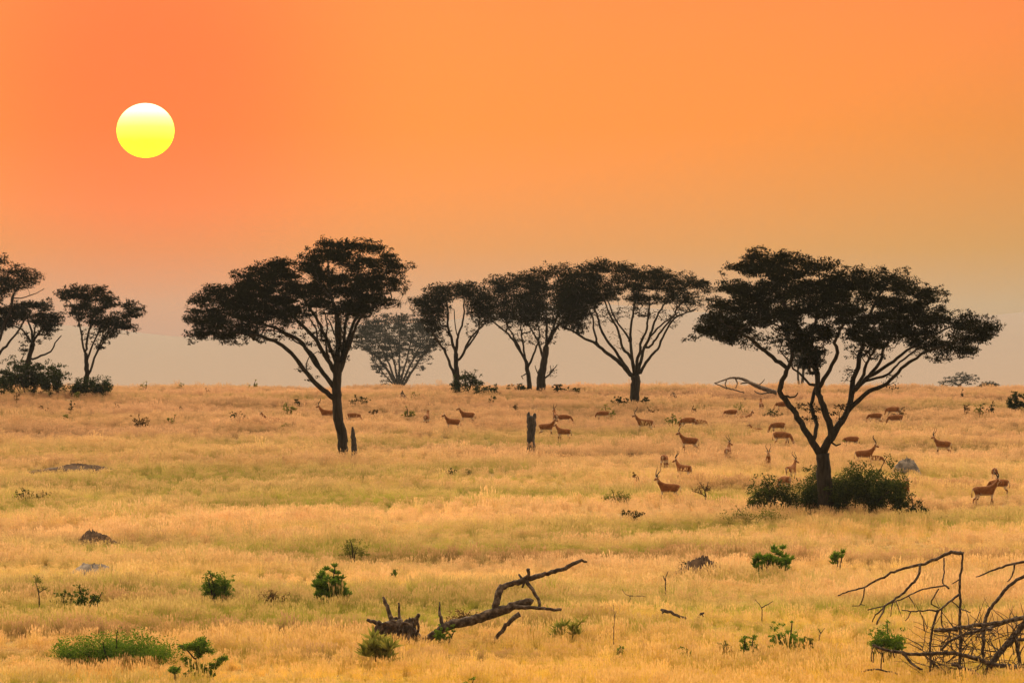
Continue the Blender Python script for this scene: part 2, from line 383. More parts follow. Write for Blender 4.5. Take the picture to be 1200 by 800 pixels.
# haze: one closed box of pale air
HAZE_D = 1 / 15000.
m, nt, out = new_mat('haze'); vol = nd(nt, 'ShaderNodeVolumePrincipled'); vol.inputs['Density'].default_value = HAZE_D
vol.inputs['Color'].default_value = (.36, .41, .47, 1); vol.inputs['Anisotropy'].default_value = .0
nt.links.new(vol.outputs[0], out.inputs['Volume'])
zlo = V[:, 2].min() - 1; zhi = V[:, 2].max() + 4
bm = bmesh.new(); bmesh.ops.create_cube(bm, size=1)
hx = V[:, 0].max() + 40
for v_ in bm.verts: v_.co = (v_.co.x * 2 * hx, (v_.co.y + .5) * 10260 - 160, zlo + (v_.co.z + .5) * (zhi - zlo))
me = bpy.data.meshes.new('haze'); bm.to_mesh(me); bm.free(); me.materials.append(m)
ho = bpy.data.objects.new('haze', me); COL.objects.link(ho); tag(ho, 'pale evening haze over the plain', 'haze', kind='stuff')

S.view_settings.view_transform = 'Standard'; S.view_settings.look = 'None'; S.view_settings.gamma = 1; S.view_settings.exposure = 0
S.render.engine = 'CYCLES'; S.cycles.use_denoising = True; S.cycles.volume_bounces = 1; S.cycles.max_bounces = 8; S.cycles.diffuse_bounces = 4
# ------------------------------------------------------------------ trees
class Tree:
    """skeleton traced as limbs, then twigs grown to every leaf clump"""
    def __init__(self, d, wig=.02):
        self.d = d; self.k = F / d; self.wig = wig
        self.pos = []; self.par = []; self.rad = []; self.limb = []; self.px = []; self.nl = 0; self.wt = []
    def limb_line(self, pts, w0, w1, dd=0.0, root=False):
        """pts: photo pixels; w0,w1 widths in photo pixels; dd metres away (+) or towards (-) the camera at the tip"""
        li = self.nl; self.nl += 1
        par = -1; off0 = 0.0
        if not root:
            A = np.array(self.px); j = int(np.argmin(((A - np.array(pts[0])) ** 2).sum(1))); par = j
            off0 = self.pos[j][1] - self.d
        L = np.array(pts, float); s = np.concatenate([[0], np.cumsum(np.linalg.norm(np.diff(L, axis=0), axis=1))]); s /= s[-1]
        off = off0 + dd * s ** 1.2
        W = [tuple(P(x, y, self.d + o)) + (x, y) for (x, y), o in zip(pts, off)]
        R_ = resample(W, .35, 0); n = len(R_)
        if n > 3:
            R_[1:-1, :3] += rng.normal(0, self.wig * .5, (n - 2, 3))
            u_ = np.linspace(0, 1, n)[1:-1, None]; ph = rng.uniform(0, 6.28, (1, 3)); fr = n * .35 * rng.uniform(.5, .9, (1, 3))
            R_[1:-1, :3] += self.wig * 1.3 * np.sin(u_ * fr * 6.28 * .35 + ph) * np.sin(u_ * 3.1416)
        for i, q in enumerate(R_):
            if i == 0 and par >= 0: continue
            t = i / (n - 1)
            self.pos.append(q[:3].copy()); self.par.append(par); par = len(self.pos) - 1
            self.rad.append((w0 + (w1 - w0) * t ** .85) / 2 / self.k); self.limb.append(li); self.px.append(q[3:5]); self.wt.append(0)
        self.tips = getattr(self, 'tips', []) + [par]
    def grow(self, clumps, tip_r=.011, maxlen=99):
        C = np.array(clumps); n = len(C); done = np.zeros(n, bool)
        best = np.full(n, 1e9); bi = np.zeros(n, int)
        def upd(i0):
            A = np.array(self.pos[i0:])
            D = C[:, None] - A[None]; dist = np.linalg.norm(D, axis=2)
            cost = dist + np.clip(-D[:, :, 2], 0, None) * .9 + np.clip(-D[:, :, 2] + .5 * dist, 0, None) * .15
            j = cost.argmin(1); c = cost[np.arange(n), j]; m = c < best
            best[m] = c[m]; bi[m] = j[m] + i0
        # only the upper half of the limbs carry twigs
        upd(0)
        for _ in range(n):
            k = int(np.argmin(np.where(done, 1e9, best))); done[k] = True
            j = bi[k]; p0 = np.array(self.pos[j]); p1 = C[k]; dist = np.linalg.norm(p1 - p0)
            pj = self.par[j]; tg = (p0 - np.array(self.pos[pj])) if pj >= 0 else np.array([0, 0, 1.]); tg /= np.linalg.norm(tg) + 1e-9
            m = max(2, int(dist / .4)); i0 = len(self.pos); par = j
            c1 = p0 + tg * dist * .35; c2 = p1 - np.array([0, 0, .22 * dist])
            for q in range(1, m + 1):
                t = q / m; b = (1 - t) ** 3 * p0 + 3 * (1 - t) ** 2 * t * c1 + 3 * (1 - t) * t * t * c2 + t ** 3 * p1
                if q < m: b = b + rng.normal(0, .035, 3)
                self.pos.append(b); self.par.append(par); par = len(self.pos) - 1; self.limb.append(self.limb[j]); self.rad.append(-tip_r); self.px.append((0, 0)); self.wt.append(0)
            self.wt[-1] = 1
            upd(i0)
        w = np.array(self.wt, float)
        for i in range(len(w) - 1, 0, -1):
            if self.par[i] >= 0: w[self.par[i]] += w[i]
        for i in range(len(w)):
            if self.rad[i] < 0:
                r = tip_r * max(w[i], 1) ** .46; pr = self.rad[self.par[i]]
                self.rad[i] = min(r, pr * .92) if pr > 0 else r
    def build(self, root, mat, limb_names):
        n = len(self.pos); ch = [[] for _ in range(n)]
        for i, p in enumerate(self.par):
            if p >= 0: ch[p].append(i)
        tbs = {}
        starts = [(0, -1)]
        while starts:
            s, p = starts.pop()
            L = self.limb[s]; pts = [self.pos[p]] if p >= 0 else []; rs = [min(self.rad[p], self.rad[s] * 1.25)] if p >= 0 else []
            c = s
            while True:
                pts.append(self.pos[c]); rs.append(self.rad[c])
                k = [x for x in ch[c] if self.limb[x] == L]
                if not k:
                    starts += [(x, c) for x in ch[c]]; break
                k.sort(key=lambda x: -self.rad[x]); starts += [(x, c) for x in ch[c] if x != k[0]]; c = k[0]
            big = max(rs) > .05
            tbs.setdefault(L, TB()).tube(pts, rs, 9 if big else 5, .10 if big else 0)
        for L, tb in tbs.items():
            if tb.n: tb.build(limb_names[L] if L < len(limb_names) else 'limb', mat, root, tuple(root.location))
def crown_clumps(d, poly, n, holes=(), depth=.75, rx=.62, seed=0, inset=True, off=0.0):
    """clump centres in the crown: the photo's outline gives height and width, the depth is a rounded plan"""
    k = F / d; poly = np.array(poly, float); x0, y0 = poly.min(0); x1, y1 = poly.max(0); cx = (x0 + x1) / 2; hw = (x1 - x0) / 2
    out = []
    while len(out) < n:
        px = rng.uniform(x0, x1, 4000); py = rng.uniform(y0, y1, 4000)
        m = in_poly(px, py, poly)
        e = rx * k * .58
        if inset: m &= in_poly(px - e, py, poly) & in_poly(px + e, py, poly) & in_poly(px, py - e * .55, poly) & in_poly(px, py + e * .4, poly)
        u = (px - cx) / hw
        dz = rng.uniform(-1, 1, 4000) * np.sqrt(np.clip(1 - u * u * .9, .05, 1)) * hw / k * depth
        for a, b, c, q in zip(px[m], py[m], dz[m], u[m]):
            if any(((a - h[0]) / (h[2] + e * .8)) ** 2 + ((b - h[1]) / (h[3] + e * .45)) ** 2 < 1 for h in holes): continue
            p = np.array(P(a, b, d + off + c))
            if out and min(np.abs(np.array(out[-160:]) - p).max(1)) < rx * .34: continue
            out.append(p)
            if len(out) >= n: break
    return np.array(out)
def make_tree(name, label, cat, d, trunk, limbs, poly, n, holes=(), group=None, per=75, leaf=.15, rx=.62, rz=.24, depth=.75, mat='leaf_acacia', bark='bark', wig=.045, trunks=1, extra=(), parts=('trunk', 'limb', 'crown'), fringe=3.0):
    bx, by = trunk[0][0]
    x = (bx - 600) / F * d; z = gz(x, d)
    root = thing(name, (x, d, z), label, cat, group)
    T = Tree(d, wig)
    pts, w0, w1 = trunk
    zpx = HZ - (z - .15 - CAMZ) * F / d                         # run the trunk down into the soil
    T.limb_line([(bx, zpx)] + list(pts), w0 * 1.25, w1, 0, root=True)
    for l in limbs: T.limb_line(*l)
    C = crown_clumps(d, poly, n, holes, depth, rx) if n else np.zeros((0, 3))
    pers = [per] * len(C)
    for (pl, nn, off, pr) in extra:
        C = np.concatenate([C, crown_clumps(d, pl, nn, (), depth * .6, rx * .55, off=off, inset=False)]); pers += [pr] * (len(C) - len(pers))
    if fringe:                                   # short leafy twigs standing out of the crown's surface
        pl = np.array(poly, float); nx_ = np.roll(pl, -1, 0); seg = np.linalg.norm(nx_ - pl, axis=1); k_ = F / d
        hw_ = (pl[:, 0].max() - pl[:, 0].min()) / 2; cx_ = (pl[:, 0].max() + pl[:, 0].min()) / 2; add_ = []
        for a_, b_, l_ in zip(pl, nx_, seg):
            for _ in range(max(1, int(l_ / fringe))):
                t_ = rng.uniform(); q_ = a_ + (b_ - a_) * t_ + rng.normal(0, 1.7 * k_ / 22, 2)
                w_ = math.sqrt(max(.05, 1 - ((q_[0] - cx_) / hw_) ** 2)) * hw_ / k_ * .5
                add_.append(P(q_[0], q_[1], d + rng.uniform(-w_, w_)))
        C = np.concatenate([C, np.array([tuple(a_) for a_ in add_])]); pers += [14] * len(add_)
    pers = np.array(pers)
    T.grow(list(C))
    T.build(root, M[bark], [parts[0]] * trunks + [parts[1]] * 60)
    rr = np.stack([rx * rng.uniform(.7, 1.25, len(C)), rx * rng.uniform(.7, 1.25, len(C)), rz * rng.uniform(.7, 1.3, len(C))], 1)
    sm = pers < per; rr[sm] *= .62; rr[pers == 14] *= .6; rr[pers == 14, 2] *= 1.8
    idx = np.repeat(np.arange(len(C)), pers)
    v, f = leaves(C[idx], rr[idx], 1, leaf)
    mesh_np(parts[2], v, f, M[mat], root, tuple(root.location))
    return root

# hero acacia on the left
dA = hit(404, 529)
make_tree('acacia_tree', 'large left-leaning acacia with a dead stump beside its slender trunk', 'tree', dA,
    ([(402, 527), (400, 505), (397, 485), (394.5, 468), (394, 452), (395.5, 438), (396, 424)], 10.5, 10),
    [([(391, 468), (382, 459), (370, 449), (355, 433), (342, 415), (327, 401), (306, 394), (280, 390), (250, 384)], 6.5, 2.5, -2.0),
     ([(393, 456), (386, 447), (375, 431), (361, 412), (342, 393), (320, 383), (296, 378), (262, 366)], 6, 2.5, 1.5),
     ([(394, 440), (384, 421), (372, 401), (355, 382), (338, 367), (315, 352), (290, 340)], 6, 2.2, -1.0),
     ([(395, 428), (386, 405), (374, 378), (362, 360), (350, 340), (335, 322)], 5, 2, 2.5),
     ([(396, 424), (396, 400), (394, 378), (391, 355), (386, 330), (384, 305)], 7, 2, -.8),
     ([(396, 416), (399, 395), (396, 372), (388, 350), (372, 325), (366, 305)], 4.5, 2, -3),
     ([(398, 437), (404, 418), (409, 396), (412, 380), (422, 365), (436, 345), (448, 325), (456, 308)], 6, 2, 1.0),
     ([(399, 426), (404, 400), (404, 378), (412, 355), (418, 325), (420, 300)], 5, 2, 2.5),
     ([(378, 437), (368, 418), (356, 404), (345, 398), (332, 392), (318, 386)], 3, 1.2, 1.2), ([(386, 424), (382, 404), (384, 385), (380, 365)], 3.2, 1.3, -1.8), ([(372, 401), (370, 385), (362, 370)], 2.6, 1.2, 1), ([(396, 400), (390, 385), (383, 372)], 2.6, 1.2, .8), ([(407, 404), (402, 388), (398, 372)], 2.4, 1.2, -1.2), ([(360, 440), (358, 428), (364, 418), (372, 412)], 1.8, .8, .4), ([(402, 424), (410, 401), (418, 380), (430, 366), (445, 354), (458, 351), (468, 352)], 5, 1.5, -1.5)],
    [(216, 376), (221, 354), (236, 340), (250, 331), (263, 338), (270, 331), (272, 318), (286, 317), (300, 309), (318, 305), (332, 301), (343, 305), (351, 311), (352, 299), (360, 291), (371, 287), (373, 279), (384, 280), (400, 283), (415, 279), (430, 282), (447, 286), (456, 293), (464, 299), (471, 307), (488, 312), (470, 319), (460, 322), (475, 326), (480, 331), (474, 341), (470, 350), (467, 358), (455, 358), (446, 361), (432, 370), (418, 375), (404, 368), (390, 370), (374, 366), (356, 374), (340, 381), (322, 380), (308, 388), (292, 393), (276, 394), (264, 403), (254, 396), (238, 396), (222, 400), (218, 390), (228, 383)],
    760, [(381, 311, 6, 2), (398, 317, 5, 3), (360, 328, 5, 3), (428, 317, 3, 2), (457, 345, 6, 4), (438, 300, 5, 2), (392, 352, 5, 3), (350, 352, 4, 3)],
    group='flat topped acacias on the plain', per=118, leaf=.155, rx=.66, rz=.21,
    extra=[([(290, 392), (330, 382), (370, 372), (430, 366), (424, 395), (404, 425), (384, 420), (356, 400), (330, 398), (300, 396)], 150, 0, 16),
           ([(345, 425), (360, 422), (375, 440), (362, 448), (350, 440)], 9, .3, 14), ([(255, 398), (300, 392), (330, 400), (270, 406)], 26, 0, 14), ([(248, 345), (300, 322), (360, 318), (465, 322), (465, 350), (430, 362), (240, 380)], 90, 0, 60)])

# hero acacia on the right
dB = hit(966, 596)
make_tree('acacia_tree', 'largest acacia with a thick forked trunk rising from a dark bush', 'tree', dB,
    ([(968, 596), (967.5, 565), (965, 545), (964, 531)], 16.5, 16),
    [([(961, 534), (955, 524), (949, 511), (940, 498), (928, 478), (917, 463), (915.5, 453), (920, 441), (921, 433), (913, 425), (902, 414), (891, 405), (877, 396), (860, 385), (842, 374)], 9, 3, -2.5),
     ([(922, 434), (927.5, 422), (928, 405), (922, 388), (905, 365), (885, 345)], 5, 2, 2),
     ([(954, 516), (956.5, 497), (953, 480), (952, 468), (955, 452), (956, 440), (952, 425), (944, 408)], 5.5, 3, 2.2),
     ([(952, 453), (941, 442), (931, 432), (922, 420), (914, 410)], 3.2, 1.5, 1.0),
     ([(969, 520), (974, 510), (971, 494), (965, 476), (960, 460), (958, 446), (955, 431), (950, 416), (945, 402), (936, 384), (922, 362), (908, 335), (895, 312)], 9.5, 2.5, .8),
     ([(960, 454), (963.5, 449), (968.5, 439), (974, 427), (981, 414), (979.5, 403), (983, 392), (990, 374), (992, 350), (985, 325)], 5.5, 2.2, -2.2),
     ([(950, 416), (952, 395), (957, 372), (962, 345), (960, 320)], 4.5, 2, 3.0),
     ([(972, 517), (979.5, 505), (989, 487), (996, 470), (1000, 452), (1005, 432), (1005.5, 417), (1010, 404), (1013, 392), (1020, 370), (1030, 345), (1045, 325)], 9, 2.2, 1.5),
     ([(998, 462), (1010, 444), (1016, 427), (1022, 413), (1032, 392), (1045, 370)], 4.5, 2, -2.5),
     ([(1000, 458), (1007, 452), (1018, 441), (1029, 425), (1035, 412), (1044, 396), (1062, 372), (1080, 350)], 5, 2, 3.2),
     ([(1012, 447), (1029, 434), (1047, 423), (1064, 412), (1079, 401), (1095, 391), (1120, 380)], 4.8, 2, .5),
     ([(1014, 446), (1034, 441), (1049, 432), (1060, 420), (1075, 408)], 3.6, 2, -1.5),
     ([(993, 479), (1007, 469), (1018, 459.5), (1033, 453), (1049, 440), (1062, 427), (1075, 419), (1086, 413), (1108, 404), (1130, 394)], 6, 2, -3),
     ([(922, 461), (927, 468), (932, 466), (935, 460)], 3, 1.2, -.6), ([(974, 521), (980, 522), (985, 520)], 3, 1.5, -.5)],
    [(804, 399), (818, 384), (818, 375), (826, 370), (831, 361), (829, 352), (840, 345), (840, 336), (849, 328), (848, 320), (852, 311), (863, 308), (873, 309), (872, 300), (881, 290), (896, 291), (905, 296), (920, 293), (936, 298), (945, 303), (962, 304), (976, 304), (985, 308), (993, 315), (1006, 314), (1020, 313), (1036, 315), (1051, 317), (1066, 315), (1064, 324), (1074, 330), (1090, 336), (1106, 340), (1113, 347), (1106, 353), (1101, 358), (1112, 368), (1120, 366), (1132, 365), (1146, 370), (1159, 370), (1169, 376), (1173, 388), (1162, 395), (1151, 400), (1144, 398), (1148, 408), (1143, 415), (1120, 418), (1100, 424), (1086, 416), (1072, 410), (1060, 402), (1049, 398), (1040, 403), (1026, 410), (1013, 405), (1004, 399), (990, 396), (978, 393), (966, 399), (966, 412), (960, 428), (950, 436), (942, 426), (932, 414), (922, 404), (916, 392), (910, 386), (902, 376), (896, 384), (888, 392), (872, 402), (852, 401), (838, 396), (824, 393)],
    900, [(904, 388, 6, 6), (1001, 348, 3, 4), (1016, 362, 5, 6), (886, 328, 5, 2), (866, 324, 5, 3), (852, 348, 4, 3), (958, 326, 8, 2), (945, 375, 6, 4), (1040, 345, 7, 2), (1110, 385, 6, 3), (985, 388, 7, 5)],
    group='flat topped acacias on the plain', per=118, leaf=.14, rx=.56, rz=.19,
    extra=[([(925, 385), (975, 385), (970, 425), (952, 440), (938, 425), (926, 408)], 60, 0, 36), ([(838, 396), (880, 398), (905, 388), (912, 400), (895, 412), (860, 408)], 40, 0, 16),
           ([(985, 392), (1050, 400), (1040, 420), (1010, 425), (992, 420)], 60, 0, 14), ([(900, 385), (935, 390), (935, 418), (912, 415)], 30, 0, 14), ([(1040, 438), (1058, 440), (1052, 456), (1030, 455)], 9, 0, 9), ([(990, 430), (1000, 428), (1000, 450), (992, 448)], 8, 0, 10), ([(930, 470), (960, 470), (958, 495), (935, 490)], 12, 0, 26), ([(976, 475), (988, 472), (990, 495), (978, 500)], 8, 0, 26), ([(862, 322), (1050, 324), (1098, 350), (1130, 385), (835, 388)], 120, 0, 60)])

# umbrella acacia in the middle
dC = hit(744, 470)
make_tree('acacia_tree', 'symmetrical umbrella acacia in the middle with fanned boughs above three small shrubs', 'tree', dC,
    ([(744, 469), (744, 457), (745, 447), (744, 440)], 9.5, 10.5),
    [([(741, 442), (735, 434), (723, 423), (710, 411), (698, 402), (685, 397), (672, 389), (658, 382)], 6, 2, -1),
     ([(738, 438), (732, 427), (722, 414), (713, 402), (707, 388), (702, 376), (696, 360), (688, 340)], 4.5, 1.6, 2.2),
     ([(700, 404), (697, 388), (694, 372), (686, 355)], 3, 1.5, -1),
     ([(743, 436), (739, 418), (730, 406), (725, 393), (722, 384), (714, 366), (706, 345)], 4.2, 1.6, -2.4),
     ([(741, 420), (739, 402), (735, 394), (728, 384), (720, 371), (712, 352)], 3.4, 1.6, .8),
     ([(745, 438), (741, 420), (740, 407), (738, 392), (740, 377), (744, 355), (742, 335)], 4.6, 1.6, 1.8),
     ([(746, 438), (746, 424), (750, 412), (753, 398), (757, 385), (759, 373), (762, 350)], 4.4, 1.6, -1.8),
     ([(748, 440), (750, 428), (752, 420), (755, 407), (762, 392), (767, 377), (778, 358), (790, 342)], 4.6, 1.6, .6),
     ([(750, 440), (753, 432), (760, 421), (770, 408), (778, 395), (784, 381), (793, 371), (813, 363)], 4, 1.6, 1.4),
     ([(757, 409), (764, 403), (771, 395), (781, 379), (790, 368), (805, 345)], 3, 1.5, -1.6),
     ([(760, 396), (768, 386), (780, 378), (795, 366)], 2.6, 1.3, -3)],
    [(648, 352), (653, 330), (664, 317), (690, 307), (704, 302), (709, 304), (722, 307), (736, 310), (756, 312), (771, 313), (783, 317), (790, 320), (806, 320), (816, 323), (826, 331), (836, 335), (844, 339), (828, 342), (815, 340), (813, 344), (821, 351), (823, 358), (812, 363), (799, 362), (788, 354), (774, 357), (764, 353), (757, 361), (746, 361), (735, 352), (722, 349), (711, 353), (698, 358), (691, 374), (685, 391), (672, 389), (659, 381), (650, 368)],
    620, [(711, 323, 4, 3), (758, 344, 4, 2), (735, 344, 4, 2), (775, 345, 4, 2)], extra=[([(690, 362), (760, 360), (815, 356), (790, 385), (770, 372), (735, 372), (715, 378), (700, 385)], 110, 0, 9), ([(712, 385), (775, 380), (765, 415), (722, 408)], 26, 0, 4), ([(655, 320), (835, 330), (830, 350), (655, 370)], 60, 0, 50)], group='flat topped acacias on the plain', per=66, leaf=.16, rx=.7, rz=.24)

# pair left of it
dD = 424.
make_tree('acacia_tree', 'slim acacia with a forked trunk just left of a thicker one', 'tree', dD + 6,
    ([(620, 452), (619, 437), (616.5, 423)], 5.2, 4.5),
    [([(616, 422), (608, 408), (598, 395), (586, 383), (574, 374)], 3.2, 1.6, -1), ([(614, 418), (606, 402), (597, 386), (592, 370)], 2.8, 1.4, 1.5),
     ([(618, 430), (624, 419), (629, 406), (632, 390), (628, 372)], 3, 1.4, -1.2), ([(616, 422), (612, 402), (611, 385), (612, 366)], 2.8, 1.4, .6), ([(619, 436), (611, 441), (613, 444)], 2, 1, -.3)],
    [(569, 330), (572, 322), (590, 322), (605, 320), (622, 317), (640, 318), (644, 345), (640, 370), (634, 380), (618, 382), (604, 380), (590, 376), (580, 373), (571, 362), (574, 346)],
    330, [(613, 341, 4, 2), (628, 326, 3, 2)], extra=[([(580, 374), (640, 374), (634, 400), (612, 404), (592, 392)], 60, 0, 12)], group='flat topped acacias on the plain', per=52, leaf=.17, rx=.72, rz=.27)
make_tree('acacia_tree', 'acacia with a stout upright trunk and dead side branch near the skyline', 'tree', dD,
    ([(634.5, 455), (635, 440), (637, 424), (640, 406)], 10, 7),
    [([(640, 406), (647, 393), (654, 383), (662, 376), (674, 368)], 4.5, 1.6, -1), ([(637, 420), (632, 405), (626, 391), (618, 377)], 3.5, 1.4, 1.3),
     ([(640, 404), (641, 388), (640, 370), (636, 350)], 4, 1.4, -.8), ([(641, 404), (648, 385), (656, 362), (660, 340)], 3.5, 1.4, 1.6),
     ([(635, 445), (643, 440), (648, 433), (653, 427)], 2.6, .8, -.6), ([(644, 439), (646, 433), (645, 428)], 1.6, .6, -.2), ([(634, 446), (629, 437), (627, 428)], 2.2, .8, -.4)],
    [(602, 345), (608, 325), (622, 317), (634, 313), (650, 310), (668, 308), (681, 312), (690, 325), (690, 355), (682, 372), (672, 384), (660, 382), (648, 379), (634, 378), (620, 381), (606, 374)],
    340, [(645, 330, 4, 2), (640, 352, 3, 2)], extra=[([(618, 376), (668, 378), (650, 402), (630, 404)], 44, 0, 12), ([(643, 428), (652, 428), (648, 445), (640, 445)], 5, 0, 12)], group='flat topped acacias on the plain', per=52, leaf=.17, rx=.72, rz=.27)
# three-boughed acacia left of the pair
make_tree('acacia_tree', 'acacia with a split crown and an open gap of sky between its boughs', 'tree', 420.,
    ([(536, 455), (535, 440), (534.5, 428), (534.5, 414)], 6.5, 5),
    [([(534, 442), (529, 430), (524, 419), (518, 406), (511, 394), (502, 384)], 4, 1.6, -.8), ([(534, 412), (529, 397), (526, 382), (524, 362), (518, 344), (508, 338)], 3.6, 1.6, 1.3),
     ([(535, 408), (536, 398), (541, 382), (543, 365), (544, 346)], 3.2, 1.4, -1.5), ([(533, 420), (536, 404), (534, 380), (532, 362)], 1.8, 1, .5),
     ([(537, 424), (543, 413), (549, 401), (557, 390), (567, 381), (574, 371)], 3.4, 1.6, 1), ([(546, 408), (556, 397), (562, 384), (560, 365)], 2.4, 1.4, -1)],
    [(479, 352), (488, 347), (499, 346), (497, 339), (507, 332), (521, 333), (536, 330), (551, 330), (563, 333), (573, 340), (579, 346), (583, 360), (580, 376), (570, 380), (560, 379), (551, 366), (545, 352), (538, 348), (530, 351), (526, 363), (522, 374), (520, 386), (514, 394), (504, 392), (498, 382), (488, 371), (482, 361)],
    380, [(533, 372, 3, 8)], extra=[([(500, 388), (525, 380), (528, 408), (514, 412)], 30, 0, 12), ([(545, 360), (580, 372), (556, 395), (545, 400)], 34, 0, 14)], group='flat topped acacias on the plain', per=52, leaf=.17, rx=.68, rz=.27)
# hazy spreading tree beyond the crest
make_tree('acacia_tree', 'hazy grey acacia fanning out from below the skyline behind the big left tree', 'tree', 1080.,
    ([(468, 470), (468, 461), (467.5, 453)], 9, 8),
    [([(466, 455), (458, 440), (446, 423), (432, 410), (416, 403)], 4, 1.6, -1), ([(466, 453), (458, 432), (448, 410), (440, 395)], 3, 1.4, 2), ([(467, 453), (463, 430), (457, 405), (453, 388)], 3, 1.3, -2.5),
     ([(468, 453), (468, 430), (468, 405), (470, 385)], 3, 1.3, 2.5), ([(468, 454), (474, 430), (480, 408), (484, 390)], 3, 1.3, -2), ([(469, 454), (478, 434), (488, 414), (497, 397)], 3, 1.3, 1.2),
     ([(470, 455), (480, 440), (490, 424), (502, 409), (516, 402)], 3.6, 1.4, -.6), ([(465, 456), (455, 444), (447, 434), (440, 424)], 2, 1, .5)],
    [(410, 396), (417, 386), (425, 375), (436, 372), (450, 368), (465, 367), (480, 369), (496, 371), (508, 372), (514, 386), (520, 398), (512, 408), (500, 414), (488, 420), (476, 414), (464, 418), (452, 422), (440, 420), (432, 412), (418, 408)],
    520, [], group='flat topped acacias on the plain', per=46, leaf=.38, rx=1.2, rz=.38, extra=[([(430, 410), (442, 408), (456, 420), (450, 442), (436, 432)], 60, -1, 26), ([(478, 416), (505, 408), (508, 422), (486, 444)], 40, 1, 26), ([(446, 445), (456, 440), (458, 452), (446, 452)], 12, -.5, 20), ([(458, 415), (480, 415), (480, 445), (466, 448)], 30, .5, 22)])
# cluster at the left edge
make_tree('acacia_tree', 'tall acacia partly cut off by the left edge of the photo', 'tree', 415.,
    ([(-16, 456), (-14, 440), (-10, 424)], 9, 8),
    [([(-11, 428), (0, 414), (12, 398), (25, 382), (32, 368)], 4, 1.6, -1), ([(-10, 424), (-4, 405), (4, 385), (12, 362), (18, 342), (28, 328)], 4.5, 1.5, 1.2), ([(-10, 424), (-20, 400), (-34, 370), (-44, 345)], 4.5, 1.5, .5),
     ([(-10, 424), (-11, 395), (-8, 360), (-3, 330)], 4.5, 1.5, -1.6), ([(12, 362), (14, 350), (20, 338)], 2.5, 1.2, -.8), ([(22, 350), (35, 346), (45, 342), (52, 338)], 1.5, .7, -.8)],
    [(-66, 335), (-45, 308), (-15, 297), (5, 297), (9, 306), (15, 309), (30, 312), (43, 318), (54, 322), (46, 330), (36, 337), (22, 340), (12, 346), (2, 352), (-18, 362), (-50, 358)],
    330, [(8, 312, 3, 2)], group='flat topped acacias on the plain', per=52, leaf=.17, rx=.68, rz=.25)
make_tree('acacia_tree', 'crooked acacia with a bare dead bough rising out of the big dark bush', 'tree', 418.,
    ([(30, 452), (31, 436), (33.5, 424), (36, 412), (38, 402)], 6.5, 5.5),
    [([(35, 422), (48, 417), (58, 411), (65, 402), (72, 393)], 2.8, 1.2, -1), ([(38, 402), (38, 388), (33, 376), (30, 364)], 3.4, 1.4, 1), ([(38, 402), (46, 390), (55, 380), (66, 373)], 3.4, 1.4, -1),
     ([(30, 440), (25, 430), (27, 418)], 2.6, 1.2, .4), ([(38, 402), (30, 392), (18, 382), (5, 378)], 2.6, 1.2, -.8), ([(37, 404), (42, 385), (48, 365)], 2.6, 1.2, 1.5)],
    [(-14, 378), (-8, 362), (10, 356), (30, 353), (45, 353), (60, 351), (63, 360), (56, 366), (70, 367), (79, 364), (72, 376), (66, 386), (59, 396), (50, 393), (41, 379), (30, 373), (20, 379), (5, 386), (-5, 392)],
    250, [(40, 365, 3, 2)], group='flat topped acacias on the plain', per=50, leaf=.18, rx=.58, rz=.23, extra=[([(25, 398), (34, 394), (40, 405), (30, 415), (24, 418)], 14, 0, 26), ([(20, 380), (60, 392), (50, 402), (34, 404), (20, 392)], 24, 0, 14)])
make_tree('acacia_tree', 'small slender acacia with a tattered crown standing right of the left edge clump', 'tree', 416.,
    ([(101.5, 456), (101.5, 440), (101, 424), (100.5, 414)], 6, 4.5),
    [([(100, 416), (97, 402), (94, 388), (91, 374), (84, 358)], 2.8, 1.3, -1), ([(100.5, 412), (103, 395), (106, 378), (105, 360), (100, 345)], 3, 1.3, 1), ([(101, 424), (108, 408), (114, 392), (118, 375), (122, 355)], 2.6, 1.3, -1),
     ([(104, 438), (111, 420), (117, 406), (124, 393), (136, 385), (150, 382)], 3, 1.3, .8), ([(112, 416), (120, 398), (132, 380), (146, 370), (160, 365)], 2.4, 1.2, -.6), ([(85, 355), (76, 350), (66, 344)], 1.6, .8, 0), ([(104, 388), (110, 372), (112, 352)], 2.2, 1.2, 1.4)],
    [(62, 342), (70, 340), (79, 337), (88, 333), (100, 335), (111, 336), (118, 332), (127, 337), (132, 345), (137, 350), (137, 358), (145, 352), (149, 351), (161, 355), (172, 362), (168, 371), (154, 372), (151, 378), (163, 383), (160, 388), (146, 388), (134, 393), (126, 403), (119, 399), (122, 388), (110, 382), (100, 378), (90, 372), (80, 366), (76, 358), (78, 352), (67, 348)],
    270, [(86, 352, 3, 2), (112, 357, 3, 2), (124, 366, 3, 2), (140, 362, 5, 3)], extra=[([(86, 368), (122, 378), (118, 400), (104, 405), (94, 395)], 40, 0, 12), ([(112, 395), (126, 395), (122, 408), (114, 412)], 10, 0, 26)], group='flat topped acacias on the plain', per=60, leaf=.18, rx=.52, rz=.22)
